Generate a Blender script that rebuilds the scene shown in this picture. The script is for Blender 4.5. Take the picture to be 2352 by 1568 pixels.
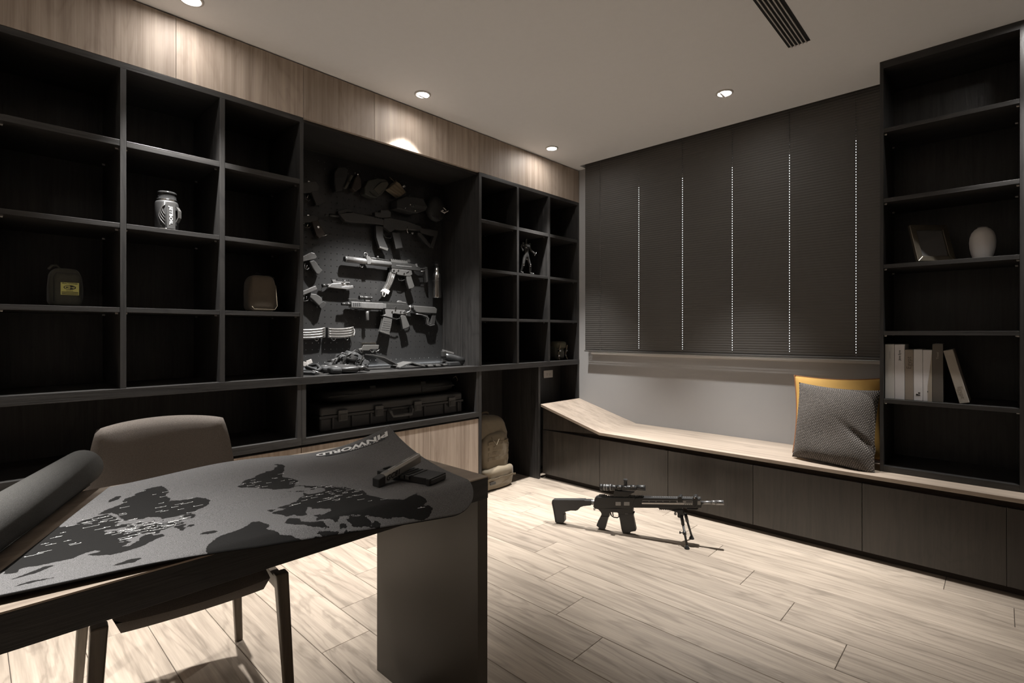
import bpy, bmesh, math, random
import numpy as np
from mathutils import Vector, Matrix
random.seed(7)
for o in list(bpy.data.objects): bpy.data.objects.remove(o)
SC = bpy.context.scene; COL = SC.collection
# ------------------------------------------------------------------ camera
FPX, HOR, TH = 1185.0, 764.0, math.atan(1122/1185.0)
CAM = Vector((2.522, 0.0, 1.10)); SN, CN = math.sin(TH), math.cos(TH)
cd = bpy.data.cameras.new('camera'); co = bpy.data.objects.new('camera', cd); COL.objects.link(co)
cd.sensor_width = 36.0; cd.lens = 36.0*FPX/2352; cd.shift_y = -(784-HOR)/2352; cd.clip_start = 0.02
co.location = CAM; co.rotation_euler = (math.pi/2, 0, TH); SC.camera = co
# ------------------------------------------------------------------ world (overcast daylight outside the closed blind)
wd = bpy.data.worlds.new('world'); SC.world = wd; wd.use_nodes = True
wd.node_tree.nodes['Background'].inputs[0].default_value = (0.95, 0.98, 1.0, 1)
wd.node_tree.nodes['Background'].inputs[1].default_value = 2.2
SC.view_settings.view_transform = 'Standard'; SC.view_settings.look = 'None'
SC.view_settings.exposure = 0.50; SC.view_settings.gamma = 1.0; SC.view_settings.use_curve_mapping = False
WARM = (1.0, 0.985, 0.965); CEIL = 2.436
# downlights: x, y, watts, tilt(x,y), cone deg, label
LAMPS = [
 (0.168, 0.616, 250, (0, 0), 62, 'recessed downlight above the joint of the two wide oak overhead doors'),
 (0.172, 1.754, 340, (-0.14, 0), 70, 'tilted recessed downlight above the weapon display niche'),
 (0.165, 2.908, 230, (0, 0), 58, 'recessed downlight above the small cube shelves in the corner'),
 (1.406, 2.900, 330, (-0.03, -0.085), 62, 'recessed downlight in front of the closed venetian blind'),
 (2.650, 2.935, 95, (0, 0), 62, 'recessed downlight in front of the tall black bookcase', '_bookcase_offscreen'),
 (0.168, -0.540, 240, (0, 0), 66, 'recessed downlight at the desk end of the cabinet row', '_cabinet_row_offscreen'),
 (1.406, -0.540, 295, (0, 0.05), 70, 'recessed downlight over the end of the desk', '_desk_end_offscreen'),
]
# ------------------------------------------------------------------ helpers
def ray(px, py):
    u = (px-1176)/FPX; v = (HOR-py)/FPX
    return Vector((-SN+u*CN, CN+u*SN, v))
def onx(px, py, x):
    d = ray(px, py); return CAM + d*((x-CAM.x)/d.x)
def ony(px, py, y):
    d = ray(px, py); return CAM + d*((y-CAM.y)/d.y)
def onz(px, py, z):
    d = ray(px, py); return CAM + d*((z-CAM.z)/d.z)
ROOTM = {}
def thing(name, label, cat, loc=(0,0,0), rz=0.0, group=None):
    o = bpy.data.objects.new(name, None); COL.objects.link(o)
    o.location = loc; o.rotation_euler = (0,0,rz); o.empty_display_size = 0.05
    o['label'] = label; o['category'] = cat
    if group: o['group'] = group
    ROOTM[o.name] = (Matrix.Translation(Vector(loc)) @ Matrix.Rotation(rz, 4, 'Z')).inverted()
    return o
def tag(o, label, cat, group=None):
    o['label'] = label; o['category'] = cat
    if group: o['group'] = group
    return o
def rootinv(o):
    while o.parent: o = o.parent
    return ROOTM.get(o.name, Matrix())
class MB:
    """collects shapes in world coordinates and links them as one mesh object"""
    def __init__(s): s.v = []; s.f = []; s.sm = []; s.uv = None
    def add(s, vs, fs, smooth=False):
        b = len(s.v); s.v += [Vector(p) for p in vs]
        s.f += [tuple(b+i for i in f) for f in fs]; s.sm += [smooth]*len(fs); return s
    def box(s, x0, x1, y0, y1, z0, z1):
        vs = [(x,y,z) for z in (z0,z1) for y in (y0,y1) for x in (x0,x1)]
        return s.add(vs, [(0,2,3,1),(4,5,7,6),(0,1,5,4),(2,6,7,3),(0,4,6,2),(1,3,7,5)])
    def obox(s, c, ax, ay, az):
        c=Vector(c); ax=Vector(ax); ay=Vector(ay); az=Vector(az)
        vs=[c+i*ax+j*ay+k*az for k in (-1,1) for j in (-1,1) for i in (-1,1)]
        return s.add(vs, [(0,2,3,1),(4,5,7,6),(0,1,5,4),(2,6,7,3),(0,4,6,2),(1,3,7,5)])
    def prism(s, pts, off, smooth=False):
        n=len(pts); off=Vector(off); a=[Vector(p) for p in pts]
        fs=[tuple(range(n))[::-1], tuple(range(n,2*n))]
        s.add(a+[p+off for p in a], fs, False)
        b=len(s.v)-2*n
        for i in range(n):
            j=(i+1)%n; s.f.append((b+i,b+j,b+n+j,b+n+i)); s.sm.append(smooth)
        return s
    def cyl(s, p0, p1, r0, r1=None, n=16, caps=True):
        r1 = r0 if r1 is None else r1
        p0=Vector(p0); p1=Vector(p1); d=(p1-p0).normalized()
        a=d.orthogonal().normalized(); b=d.cross(a)
        ring=[(math.cos(2*math.pi*i/n), math.sin(2*math.pi*i/n)) for i in range(n)]
        vs=[p0+(a*c+b*q)*r0 for c,q in ring]+[p1+(a*c+b*q)*r1 for c,q in ring]
        s.add(vs, [(i,(i+1)%n,n+(i+1)%n,n+i) for i in range(n)], True)
        if caps:
            k=len(s.v)-2*n
            s.f += [tuple(k+i for i in range(n))[::-1], tuple(k+n+i for i in range(n))]; s.sm += [False,False]
        return s
    def tube(s, path, r, n=8, closed=False):
        path=[Vector(p) for p in path]; m=len(path); vs=[]; prev=None
        rr = r if isinstance(r,(list,tuple)) else [r]*m
        for i,p in enumerate(path):
            t=(path[(i+1)%m]-path[i-1]) if closed else (path[min(i+1,m-1)]-path[max(i-1,0)])
            t=t.normalized() if t.length>1e-9 else Vector((0,0,1))
            if prev is None: a=t.orthogonal().normalized()
            else:
                a=prev-t*prev.dot(t); a=a.normalized() if a.length>1e-6 else t.orthogonal().normalized()
            prev=a; b=t.cross(a)
            vs+=[p+(a*math.cos(2*math.pi*k/n)+b*math.sin(2*math.pi*k/n))*rr[i] for k in range(n)]
        fs=[]
        for i in range(m if closed else m-1):
            j=(i+1)%m
            fs+=[(i*n+k,i*n+(k+1)%n,j*n+(k+1)%n,j*n+k) for k in range(n)]
        if not closed: fs+=[tuple(range(n))[::-1], tuple((m-1)*n+k for k in range(n))]
        return s.add(vs, fs, True)
    def lathe(s, prof, c, n=24, axis=(0,0,1)):
        c=Vector(c); d=Vector(axis).normalized(); a=d.orthogonal().normalized(); b=d.cross(a); vs=[]
        for r,h in prof: vs+=[c+d*h+(a*math.cos(2*math.pi*k/n)+b*math.sin(2*math.pi*k/n))*r for k in range(n)]
        m=len(prof); fs=[(i*n+k,i*n+(k+1)%n,(i+1)*n+(k+1)%n,(i+1)*n+k) for i in range(m-1) for k in range(n)]
        if prof[0][0]>1e-6: fs.append(tuple(range(n))[::-1])
        if prof[-1][0]>1e-6: fs.append(tuple((m-1)*n+k for k in range(n)))
        return s.add(vs, fs, True)
    def ell(s, c, rx, ry, rz, n=16, m=10, e=1.0, rot=None):
        c=Vector(c); vs=[]; sg=lambda q:(abs(q)**e)*(1 if q>=0 else -1)
        for i in range(m+1):
            ph=math.pi*i/m-math.pi/2
            for k in range(n):
                t=2*math.pi*k/n
                p=Vector((rx*sg(math.cos(ph))*sg(math.cos(t)), ry*sg(math.cos(ph))*sg(math.sin(t)), rz*sg(math.sin(ph))))
                vs.append(c+(rot@p if rot else p))
        fs=[(i*n+k,i*n+(k+1)%n,(i+1)*n+(k+1)%n,(i+1)*n+k) for i in range(m) for k in range(n)]
        return s.add(vs, fs, True)
    def grid(s, fn, nu, nv, smooth=True, uv=False):
        vs=[fn(i/nu,j/nv) for j in range(nv+1) for i in range(nu+1)]
        w=nu+1; fs=[(j*w+i,j*w+i+1,(j+1)*w+i+1,(j+1)*w+i) for j in range(nv) for i in range(nu)]
        if uv: s.uv=[(i/nu,j/nv) for j in range(nv+1) for i in range(nu+1)]
        return s.add(vs, fs, smooth)
    def ribbon(s, path, wv, th):
        """flat strap along a path, wv = half-width vector, th = thickness vector"""
        path=[Vector(p) for p in path]; wv=Vector(wv); th=Vector(th); vs=[]
        for p in path: vs+=[p-wv,p+wv,p+wv+th,p-wv+th]
        fs=[]
        for i in range(len(path)-1):
            for k in range(4): fs.append((i*4+k,i*4+(k+1)%4,(i+1)*4+(k+1)%4,(i+1)*4+k))
        m=len(path)-1; fs+=[(3,2,1,0),(m*4,m*4+1,m*4+2,m*4+3)]
        return s.add(vs, fs, False)
    def build(s, name, mat, parent=None, bevel=0, seg=2, kind=None, fix=True, subsurf=0, origin=True):
        me=bpy.data.meshes.new(name)
        if parent is not None: inv=rootinv(parent); vs=[inv@p for p in s.v]; loc=Vector()
        elif origin:
            xs=[p.x for p in s.v]; ys=[p.y for p in s.v]; zs=[p.z for p in s.v]
            loc=Vector(((min(xs)+max(xs))/2,(min(ys)+max(ys))/2,min(zs))); vs=[p-loc for p in s.v]
        else: loc=Vector(); vs=s.v
        me.from_pydata([tuple(p) for p in vs], [], s.f)
        me.polygons.foreach_set('use_smooth', s.sm)
        if s.uv:
            lay=me.uv_layers.new(name='UVMap')
            for l in me.loops: lay.data[l.index].uv = s.uv[l.vertex_index] if l.vertex_index<len(s.uv) else (0,0)
        if fix:
            bm=bmesh.new(); bm.from_mesh(me); bmesh.ops.recalc_face_normals(bm, faces=bm.faces); bm.to_mesh(me); bm.free()
        me.update()
        if mat: me.materials.append(mat)
        o=bpy.data.objects.new(name, me); COL.objects.link(o); o.location=loc
        if parent is not None: o.parent=parent
        if bevel:
            b=o.modifiers.new('bevel','BEVEL'); b.width=bevel; b.segments=seg; b.limit_method='ANGLE'; b.angle_limit=0.7
            b.harden_normals=False
        if subsurf:
            b=o.modifiers.new('sub','SUBSURF'); b.levels=subsurf; b.render_levels=subsurf
        if kind: o['kind']=kind
        return o
def bx(name, mat, parent, x0,x1,y0,y1,z0,z1, bevel=0, kind=None):
    return MB().box(x0,x1,y0,y1,z0,z1).build(name, mat, parent, bevel=bevel, kind=kind)
def struct(o): o['kind']='structure'; return o
def copytree(o, parent=None, delta=Vector((0,0,0))):
    c=o.copy(); COL.objects.link(c); c.parent=parent
    if parent is None: c.location=Vector(o.location)+delta
    for ch in list(o.children): copytree(ch, c)
    return c
def text_geo(body, size=1.0, bold=0.0, shear=0.0, spacing=1.0):
    cu=bpy.data.curves.new('t','FONT'); cu.body=body; cu.size=size; cu.offset=bold; cu.shear=shear
    cu.space_character=spacing; cu.align_x='CENTER'; cu.align_y='CENTER'; cu.resolution_u=3
    ob=bpy.data.objects.new('t',cu); COL.objects.link(ob)
    me=bpy.data.meshes.new_from_object(ob.evaluated_get(bpy.context.evaluated_depsgraph_get()))
    vs=[tuple(v.co) for v in me.vertices]; fs=[tuple(p.vertices) for p in me.polygons]
    bpy.data.objects.remove(ob); bpy.data.curves.remove(cu); bpy.data.meshes.remove(me)
    return vs, fs
def text(name, body, mat, parent, fn, size=1.0, bold=0.0, shear=0.0, spacing=1.0):
    bpy.context.view_layer.update()
    vs,fs=text_geo(body,size,bold,shear,spacing); m=MB(); m.add([fn(x,y) for x,y,_ in vs], fs)
    return m.build(name, mat, parent, fix=False)
# ------------------------------------------------------------------ materials
def newmat(name):
    m=bpy.data.materials.new(name); m.use_nodes=True; nt=m.node_tree
    return m, nt, nt.nodes['Principled BSDF']
def N(nt, typ, **kw):
    n=nt.nodes.new(typ)
    for k,v in kw.items(): setattr(n,k,v)
    return n
def plain(name, col, rough=0.5, metal=0.0, var=0.0, vscale=30, bump=0.0, bscale=200, spec=None, rvar=0.0, sheen=0.0):
    m,nt,b=newmat(name); L=nt.links.new
    b.inputs['Roughness'].default_value=rough; b.inputs['Metallic'].default_value=metal
    if spec is not None: b.inputs['Specular IOR Level'].default_value=spec
    if sheen: b.inputs['Sheen Weight'].default_value=sheen
    tc=N(nt,'ShaderNodeTexCoord')
    nz=N(nt,'ShaderNodeTexNoise'); nz.inputs['Scale'].default_value=vscale; nz.inputs['Detail'].default_value=4
    L(tc.outputs['Object'],nz.inputs['Vector'])
    mx=N(nt,'ShaderNodeMix',data_type='RGBA'); L(nz.outputs['Fac'],mx.inputs['Factor'])
    mx.inputs['A'].default_value=tuple(c*(1-var) for c in col)+(1,); mx.inputs['B'].default_value=tuple(min(1,c*(1+var)) for c in col)+(1,)
    L(mx.outputs['Result'],b.inputs['Base Color'])
    if rvar:
        mr=N(nt,'ShaderNodeMapRange'); mr.inputs['To Min'].default_value=rough-rvar; mr.inputs['To Max'].default_value=rough+rvar
        L(nz.outputs['Fac'],mr.inputs['Value']); L(mr.outputs['Result'],b.inputs['Roughness'])
    if bump:
        n2=N(nt,'ShaderNodeTexNoise'); n2.inputs['Scale'].default_value=bscale; n2.inputs['Detail'].default_value=3
        L(tc.outputs['Object'],n2.inputs['Vector'])
        bp=N(nt,'ShaderNodeBump'); bp.inputs['Strength'].default_value=bump; bp.inputs['Distance'].default_value=0.002
        L(n2.outputs['Fac'],bp.inputs['Height']); L(bp.outputs['Normal'],b.inputs['Normal'])
    return m
def wood(name, dark, light, axis='Z', rough=0.45, fine=160, coarse=9, stretch=14, bump=0.15, knots=0.0, rand=0.0, spec=0.5, rings=0.35):
    """procedural wood: grain runs along axis"""
    m,nt,b=newmat(name); L=nt.links.new
    tc=N(nt,'ShaderNodeTexCoord'); oi=N(nt,'ShaderNodeObjectInfo')
    off=N(nt,'ShaderNodeVectorMath',operation='SCALE'); off.inputs['Scale'].default_value=37.0
    cmb=N(nt,'ShaderNodeCombineXYZ')
    for i in range(3): L(oi.outputs['Random'],cmb.inputs[i])
    L(cmb.outputs[0],off.inputs[0])
    ad=N(nt,'ShaderNodeVectorMath',operation='ADD'); L(tc.outputs['Object'],ad.inputs[0]); L(off.outputs[0],ad.inputs[1])
    def mapped(sc, st):
        mp=N(nt,'ShaderNodeMapping'); s=[sc,sc,sc]; s['XYZ'.index(axis)]=sc/st
        mp.inputs['Scale'].default_value=s; L(ad.outputs[0],mp.inputs['Vector']); return mp
    mc=mapped(coarse,6.5); nc=N(nt,'ShaderNodeTexNoise'); nc.inputs['Scale'].default_value=1; nc.inputs['Detail'].default_value=5; nc.inputs['Distortion'].default_value=0.6
    L(mc.outputs[0],nc.inputs['Vector'])
    # cathedral rings: sine of the coarse field
    ml=N(nt,'ShaderNodeMath',operation='MULTIPLY'); ml.inputs[1].default_value=70.0; L(nc.outputs['Fac'],ml.inputs[0])
    s0=N(nt,'ShaderNodeMath',operation='SINE'); L(ml.outputs[0],s0.inputs[0])
    s1=N(nt,'ShaderNodeMath',operation='MULTIPLY_ADD'); s1.inputs[1].default_value=0.5; s1.inputs[2].default_value=0.5; L(s0.outputs[0],s1.inputs[0])
    s2=N(nt,'ShaderNodeMath',operation='POWER'); s2.inputs[1].default_value=5.0; L(s1.outputs[0],s2.inputs[0])
    sn=N(nt,'ShaderNodeMath',operation='MULTIPLY_ADD'); sn.inputs[1].default_value=-1.6; sn.inputs[2].default_value=0.35; L(s2.outputs[0],sn.inputs[0])
    mf=mapped(fine,stretch*3); nf=N(nt,'ShaderNodeTexNoise'); nf.inputs['Scale'].default_value=1; nf.inputs['Detail'].default_value=3
    L(mf.outputs[0],nf.inputs['Vector'])
    mm=mapped(fine*0.22,stretch*2); nm=N(nt,'ShaderNodeTexNoise'); nm.inputs['Scale'].default_value=1; nm.inputs['Detail'].default_value=4
    L(mm.outputs[0],nm.inputs['Vector'])
    a1=N(nt,'ShaderNodeMath',operation='MULTIPLY_ADD'); a1.inputs[1].default_value=rings*0.22; L(sn.outputs[0],a1.inputs[0]); L(nm.outputs['Fac'],a1.inputs[2])
    a2=N(nt,'ShaderNodeMath',operation='MULTIPLY_ADD'); a2.inputs[1].default_value=0.55; L(nf.outputs['Fac'],a2.inputs[0]); L(a1.outputs[0],a2.inputs[2])
    a3=N(nt,'ShaderNodeMath',operation='MULTIPLY_ADD'); a3.inputs[1].default_value=0.7; L(nc.outputs['Fac'],a3.inputs[0]); L(a2.outputs[0],a3.inputs[2])
    mr=N(nt,'ShaderNodeMapRange'); mr.inputs['From Min'].default_value=0.75; mr.inputs['From Max'].default_value=1.5; L(a3.outputs[0],mr.inputs['Value'])
    mx=N(nt,'ShaderNodeMix',data_type='RGBA'); L(mr.outputs['Result'],mx.inputs['Factor'])
    mx.inputs['A'].default_value=tuple(dark)+(1,); mx.inputs['B'].default_value=tuple(light)+(1,)
    res=mx.outputs['Result']
    if knots:
        mk=mapped(4.2,2.2); vo=N(nt,'ShaderNodeTexVoronoi'); vo.inputs['Scale'].default_value=1.0; L(mk.outputs[0],vo.inputs['Vector'])
        kr=N(nt,'ShaderNodeMapRange'); kr.inputs['From Min'].default_value=0.02; kr.inputs['From Max'].default_value=0.13
        kr.inputs['To Min'].default_value=knots; kr.inputs['To Max'].default_value=0; L(vo.outputs['Distance'],kr.inputs['Value'])
        m2=N(nt,'ShaderNodeMix',data_type='RGBA'); L(kr.outputs['Result'],m2.inputs['Factor']); L(res,m2.inputs['A'])
        m2.inputs['B'].default_value=tuple(c*0.45 for c in dark)+(1,); res=m2.outputs['Result']
    if rand:
        hs=N(nt,'ShaderNodeHueSaturation'); r2=N(nt,'ShaderNodeMapRange'); r2.inputs['To Min'].default_value=1-rand; r2.inputs['To Max'].default_value=1+rand
        L(oi.outputs['Random'],r2.inputs['Value']); L(r2.outputs['Result'],hs.inputs['Value']); L(res,hs.inputs['Color']); res=hs.outputs['Color']
    L(res,b.inputs['Base Color']); b.inputs['Roughness'].default_value=rough; b.inputs['Specular IOR Level'].default_value=spec
    if bump:
        bp=N(nt,'ShaderNodeBump'); bp.inputs['Strength'].default_value=bump; bp.inputs['Distance'].default_value=0.001
        L(a2.outputs[0],bp.inputs['Height']); L(bp.outputs['Normal'],b.inputs['Normal'])
    return m
def emit(name, col, s):
    m,nt,b=newmat(name); b.inputs['Base Color'].default_value=tuple(col)+(1,)
    b.inputs['Emission Color'].default_value=tuple(col)+(1,); b.inputs['Emission Strength'].default_value=s; return m
BK=dict(fine=300,stretch=16,coarse=7,rings=0.5)
DKV=wood('black_veneer_vertical',(0.0125,0.0117,0.011),(0.040,0.0374,0.0353),'Z',0.42,bump=0.55,rand=0.06,spec=0.5,**BK)
DKY=wood('black_veneer_lengthwise',(0.0125,0.0117,0.011),(0.040,0.0374,0.0353),'Y',0.40,bump=0.55,spec=0.5,**BK)
DKX=wood('black_veneer_crosswise',(0.0125,0.0117,0.011),(0.040,0.0374,0.0353),'X',0.40,bump=0.55,spec=0.5,**BK)
BRV=wood('brown_black_veneer',(0.0165,0.0138,0.0112),(0.043,0.0358,0.0290),'Z',0.28,bump=0.2,rand=0.05,spec=0.75,**BK)
OAKV=wood('oak_veneer_vertical',(0.225,0.172,0.135),(0.47,0.385,0.315),'Z',0.55,fine=180,coarse=5,stretch=18,bump=0.12,knots=0.7,rand=0.05,rings=0.30,spec=0.35)
OAKX=wood('oak_board_crosswise',(0.24,0.19,0.15),(0.475,0.39,0.31),'X',0.36,fine=150,coarse=5,stretch=16,bump=0.1,knots=0.6,rings=0.3)
OAKY=wood('oak_board_lengthwise',(0.24,0.19,0.15),(0.475,0.39,0.31),'Y',0.36,fine=150,coarse=5,stretch=16,bump=0.1,knots=0.5,rings=0.3)
FLR=wood('floor_oak_plank',(0.24,0.196,0.154),(0.475,0.395,0.316),'X',0.42,fine=190,coarse=4.6,stretch=9,bump=0.18,knots=0.5,rand=0.08,rings=0.75)
GAP=plain('joint_dark',(0.035,0.026,0.02),0.8)
CEILM=plain('ceiling_paint',(0.765,0.765,0.765),0.75,var=0.02,bump=0.05,bscale=300)
WALLM=plain('wall_paint_grey',(0.345,0.336,0.33),0.7,var=0.03,vscale=6,bump=0.06,bscale=400)
WALL2=plain('wall_paint_light',(0.62,0.60,0.57),0.7,var=0.03,vscale=6)
SLATM=plain('blind_slat_bronze',(0.075,0.0685,0.062),0.6,0.0,var=0.06,vscale=4)
CORDM=plain('blind_cord',(0.05,0.045,0.04),0.8)
WHITE=plain('white_plastic',(0.55,0.52,0.49),0.45)
METAL=plain('bright_steel',(0.62,0.60,0.58),0.22,1.0,var=0.05)
PINM=plain('shelf_pin_nickel',(0.6,0.58,0.56),0.3,1.0)
GUN=plain('gun_metal_black',(0.055,0.054,0.052),0.42,0.55,var=0.25,vscale=60,bump=0.08,bscale=500,rvar=0.08)
GUNL=plain('gun_metal_grey',(0.25,0.245,0.24),0.34,0.65,var=0.2,vscale=80,rvar=0.1)
POLY=plain('black_polymer',(0.026,0.025,0.024),0.5,0.0,var=0.1,vscale=60,bump=0.15,bscale=700)
POLYG=plain('dark_grey_polymer',(0.06,0.058,0.055),0.5,0.0,var=0.15,vscale=50,bump=0.2,bscale=500)
RUBB=plain('black_rubber',(0.015,0.015,0.015),0.6)
STEELM=plain('magazine_stamped_steel',(0.30,0.29,0.275),0.38,0.85,var=0.15,vscale=90)
CHROME=plain('polished_steel',(0.55,0.54,0.53),0.12,1.0)
GREEN=plain('olive_nylon',(0.052,0.050,0.036),0.75,var=0.2,vscale=40,bump=0.5,bscale=450,sheen=0.2)
BROWN=plain('brown_nylon',(0.095,0.072,0.048),0.7,var=0.2,vscale=30,bump=0.5,bscale=450,sheen=0.2)
TAN=plain('tan_nylon',(0.175,0.138,0.088),0.72,var=0.22,vscale=25,bump=0.5,bscale=350,sheen=0.2)
TAND=plain('dark_tan_webbing',(0.135,0.105,0.066),0.75,var=0.2,vscale=40,bump=0.5,bscale=400)
BLKN=plain('black_nylon',(0.018,0.018,0.018),0.7,var=0.3,vscale=40,bump=0.5,bscale=400)
LEATH=plain('black_leather',(0.022,0.021,0.020),0.42,var=0.3,vscale=40,bump=0.4,bscale=160)
CASEM=plain('case_charcoal_plastic',(0.030,0.029,0.028),0.5,var=0.12,vscale=30,bump=0.25,bscale=500)
INKW=plain('white_print',(0.80,0.79,0.77),0.6)
INKD=plain('dark_print',(0.03,0.028,0.026),0.6)
# ================================================================== room shell
XW, YW, XR, YF = -0.43, 3.47, 4.3, -2.0
fl=struct(bx('floor',GAP,None,XW,XR,YF,YW,-0.05,-0.004))
ROOTM[fl.name]=Matrix.Translation(fl.location).inverted()
PW, PL = 0.1855, 1.30
full=None
for k in range(-16,15):
    y0=0.838+PW*k; y1=y0+PW
    if y1<YF or y0>YW: continue
    xj=0.828-k*(PL/6.0)
    n0=math.floor((XW-xj)/PL)
    for i in range(n0,n0+6):
        a=xj+i*PL; b=a+PL
        ca,cb=max(a,XW+.001),min(b,XR-.001); cy0,cy1=max(y0,YF+.001),min(y1,YW-.001)
        if cb-ca<0.02 or cy1-cy0<0.01: continue
        g=0.0009; whole=(ca==a and cb==b and cy0==y0 and cy1==y1)
        if whole and full is not None:
            p=bpy.data.objects.new('plank',full); COL.objects.link(p); p.parent=fl
        else:
            w=cb-ca-2*g; h=cy1-cy0-2*g; e=0.0012
            m=MB(); t=0.012
            vs=[(-w/2,-h/2,-t),(w/2,-h/2,-t),(w/2,h/2,-t),(-w/2,h/2,-t)]
            vs+=[(-w/2,-h/2,-e),(w/2,-h/2,-e),(w/2,h/2,-e),(-w/2,h/2,-e)]
            vs+=[(-w/2+e,-h/2+e,0),(w/2-e,-h/2+e,0),(w/2-e,h/2-e,0),(-w/2+e,h/2-e,0)]
            fs=[(8,9,10,11)]+[(q,(q+1)%4,4+(q+1)%4,4+q) for q in range(4)]+[(4+q,4+(q+1)%4,8+(q+1)%4,8+q) for q in range(4)]
            m.add(vs,fs); me=bpy.data.meshes.new('plank'); me.from_pydata([tuple(v) for v in m.v],[],m.f); me.materials.append(FLR); me.update()
            p=bpy.data.objects.new('plank',me); COL.objects.link(p); p.parent=fl
            if whole: full=me
        p.location=Vector(((ca+cb)/2,(cy0+cy1)/2,0))-fl.location
# ceiling with the blind slot along the window
SLX, SLY = 0.072, 3.374
m=MB(); m.box(XW,XR,YF,SLY,CEIL,CEIL+.06); m.box(XW,SLX,SLY,YW,CEIL,CEIL+.06); m.box(SLX,XR,SLY,YW,CEIL+.16,CEIL+.20)
m.box(SLX-.02,SLX,SLY,YW,CEIL+.06,CEIL+.2); m.box(SLX,XR,SLY-.02,SLY,CEIL+.06,CEIL+.2)
struct(m.build('ceiling',CEILM))
struct(bx('wall_left',WALL2,None,XW-.08,XW,YF-.08,YW+.08,-.05,CEIL+.2))
struct(bx('wall_right',WALL2,None,XR,XR+.08,YF-.08,YW+.08,-.05,CEIL+.2))
struct(bx('wall_front',WALL2,None,XW,XR,YF-.08,YF,-.05,CEIL+.2))
WX0,WX1,WZ0,WZ1=0.15,2.06,0.946,2.26
m=MB(); m.box(XW,WX0,YW,YW+.15,-.05,CEIL+.2); m.box(WX1,XR,YW,YW+.15,-.05,CEIL+.2)
m.box(WX0,WX1,YW,YW+.15,-.05,WZ0); m.box(WX0,WX1,YW,YW+.15,WZ1,CEIL+.2)
struct(m.build('wall_back',WALLM))
# window: frame, panes, sill
gm=bpy.data.materials.new('window_glass'); gm.use_nodes=True; nt=gm.node_tree; nt.nodes.remove(nt.nodes['Principled BSDF'])
tr=N(nt,'ShaderNodeBsdfTransparent'); gl=N(nt,'ShaderNodeBsdfGlossy'); gl.inputs['Roughness'].default_value=0.02; fr=N(nt,'ShaderNodeFresnel'); ms=N(nt,'ShaderNodeMixShader')
nt.links.new(fr.outputs[0],ms.inputs[0]); nt.links.new(tr.outputs[0],ms.inputs[1]); nt.links.new(gl.outputs[0],ms.inputs[2]); nt.links.new(ms.outputs[0],nt.nodes['Material Output'].inputs[0])
m=MB(); yy0,yy1=YW+.07,YW+.11
for x in (WX0,WX1-.035): m.box(x,x+.035,yy0,yy1,WZ0,WZ1)
m.box(1.075,1.11,yy0,yy1,WZ0+.035,WZ1-.035); m.box(WX0+.035,WX1-.035,yy0,yy1,WZ0,WZ0+.035); m.box(WX0+.035,WX1-.035,yy0,yy1,WZ1-.035,WZ1)
win=struct(m.build('window_1',WHITE)); ROOTM[win.name]=Matrix.Translation(win.location).inverted()
for a,b in ((WX0+.035,1.075),(1.11,WX1-.035)): bx('pane',gm,win,a,b,YW+.088,YW+.093,WZ0+.035,WZ1-.035)
bx('window_sill',WHITE,win,WX0-.02,2.07,YW-.018,YW+.07,WZ0-.020,WZ0,bevel=.002)
# ================================================================== ceiling fittings
LENS=emit('lamp_lens',(1,.97,.93),160.0)
def downlight(x,y,watts,tilt,cone,label,suf=''):
    t=thing('recessed_downlight'+suf,label,'light',(x,y,CEIL-.006),0,'recessed ceiling downlights')
    R=0.046
    MB().lathe([(R,0.006),(R,0.002),(R-.003,0),(R-.010,-.001),(R-.013,0.004),(R-.013,0.0059)],(x,y,CEIL-.006),32).build('trim_ring'+suf,WHITE,t)
    MB().lathe([(0.0,0.0035),(R-.0135,0.0035),(R-.0135,0.0055),(0,0.0055)],(x,y,CEIL-.006),32).build('lamp_lens'+suf,LENS,t)
    if tilt[0]:
        MB().ribbon([(x-.012,y-.03,CEIL-.0045),(x-.012,y+.03,CEIL-.0045)],(.006,0,0),(0,0,-.006)).build('gimbal_bar',WHITE,t)
    ld=bpy.data.lights.new('downlight_beam'+suf,'SPOT'); ld.energy=watts; ld.color=WARM; ld.spot_size=math.radians(cone); ld.spot_blend=1.0; ld.shadow_soft_size=0.022
    lo=bpy.data.objects.new('downlight_beam'+suf,ld); COL.objects.link(lo); lo.parent=t
    lo.location=(tilt[0]*.0,0,-.022)
    d=Vector((tilt[0],tilt[1],-1)); lo.rotation_euler=d.to_track_quat('-Z','Y').to_euler()
for a in LAMPS: downlight(*a)          # names ending in _offscreen: lamps of the same row just outside the picture
# linear air diffuser
vx0,vx1,vy0,vy1=1.800,1.892,1.45,2.648
t=thing('air_vent','black linear slot air vent with five white bars in the ceiling','vent',((vx0+vx1)/2,(vy0+vy1)/2,CEIL))
m=MB(); m.box(vx0,vx1,vy0,vy1,CEIL-.0015,CEIL-.0005); m.build('slot_backing',plain('vent_black',(.008,.008,.008),.8),t)
nb=5
for i in range(nb):
    xc=vx0+(vx1-vx0)*(i+1)/(nb+1)
    bx('slat',plain('vent_bar',(.5,.48,.45),.5) if i==0 else bpy.data.materials['vent_bar'],t,xc-.0022,xc+.0022,vy0,vy1,CEIL-.007,CEIL-.0015)
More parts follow.
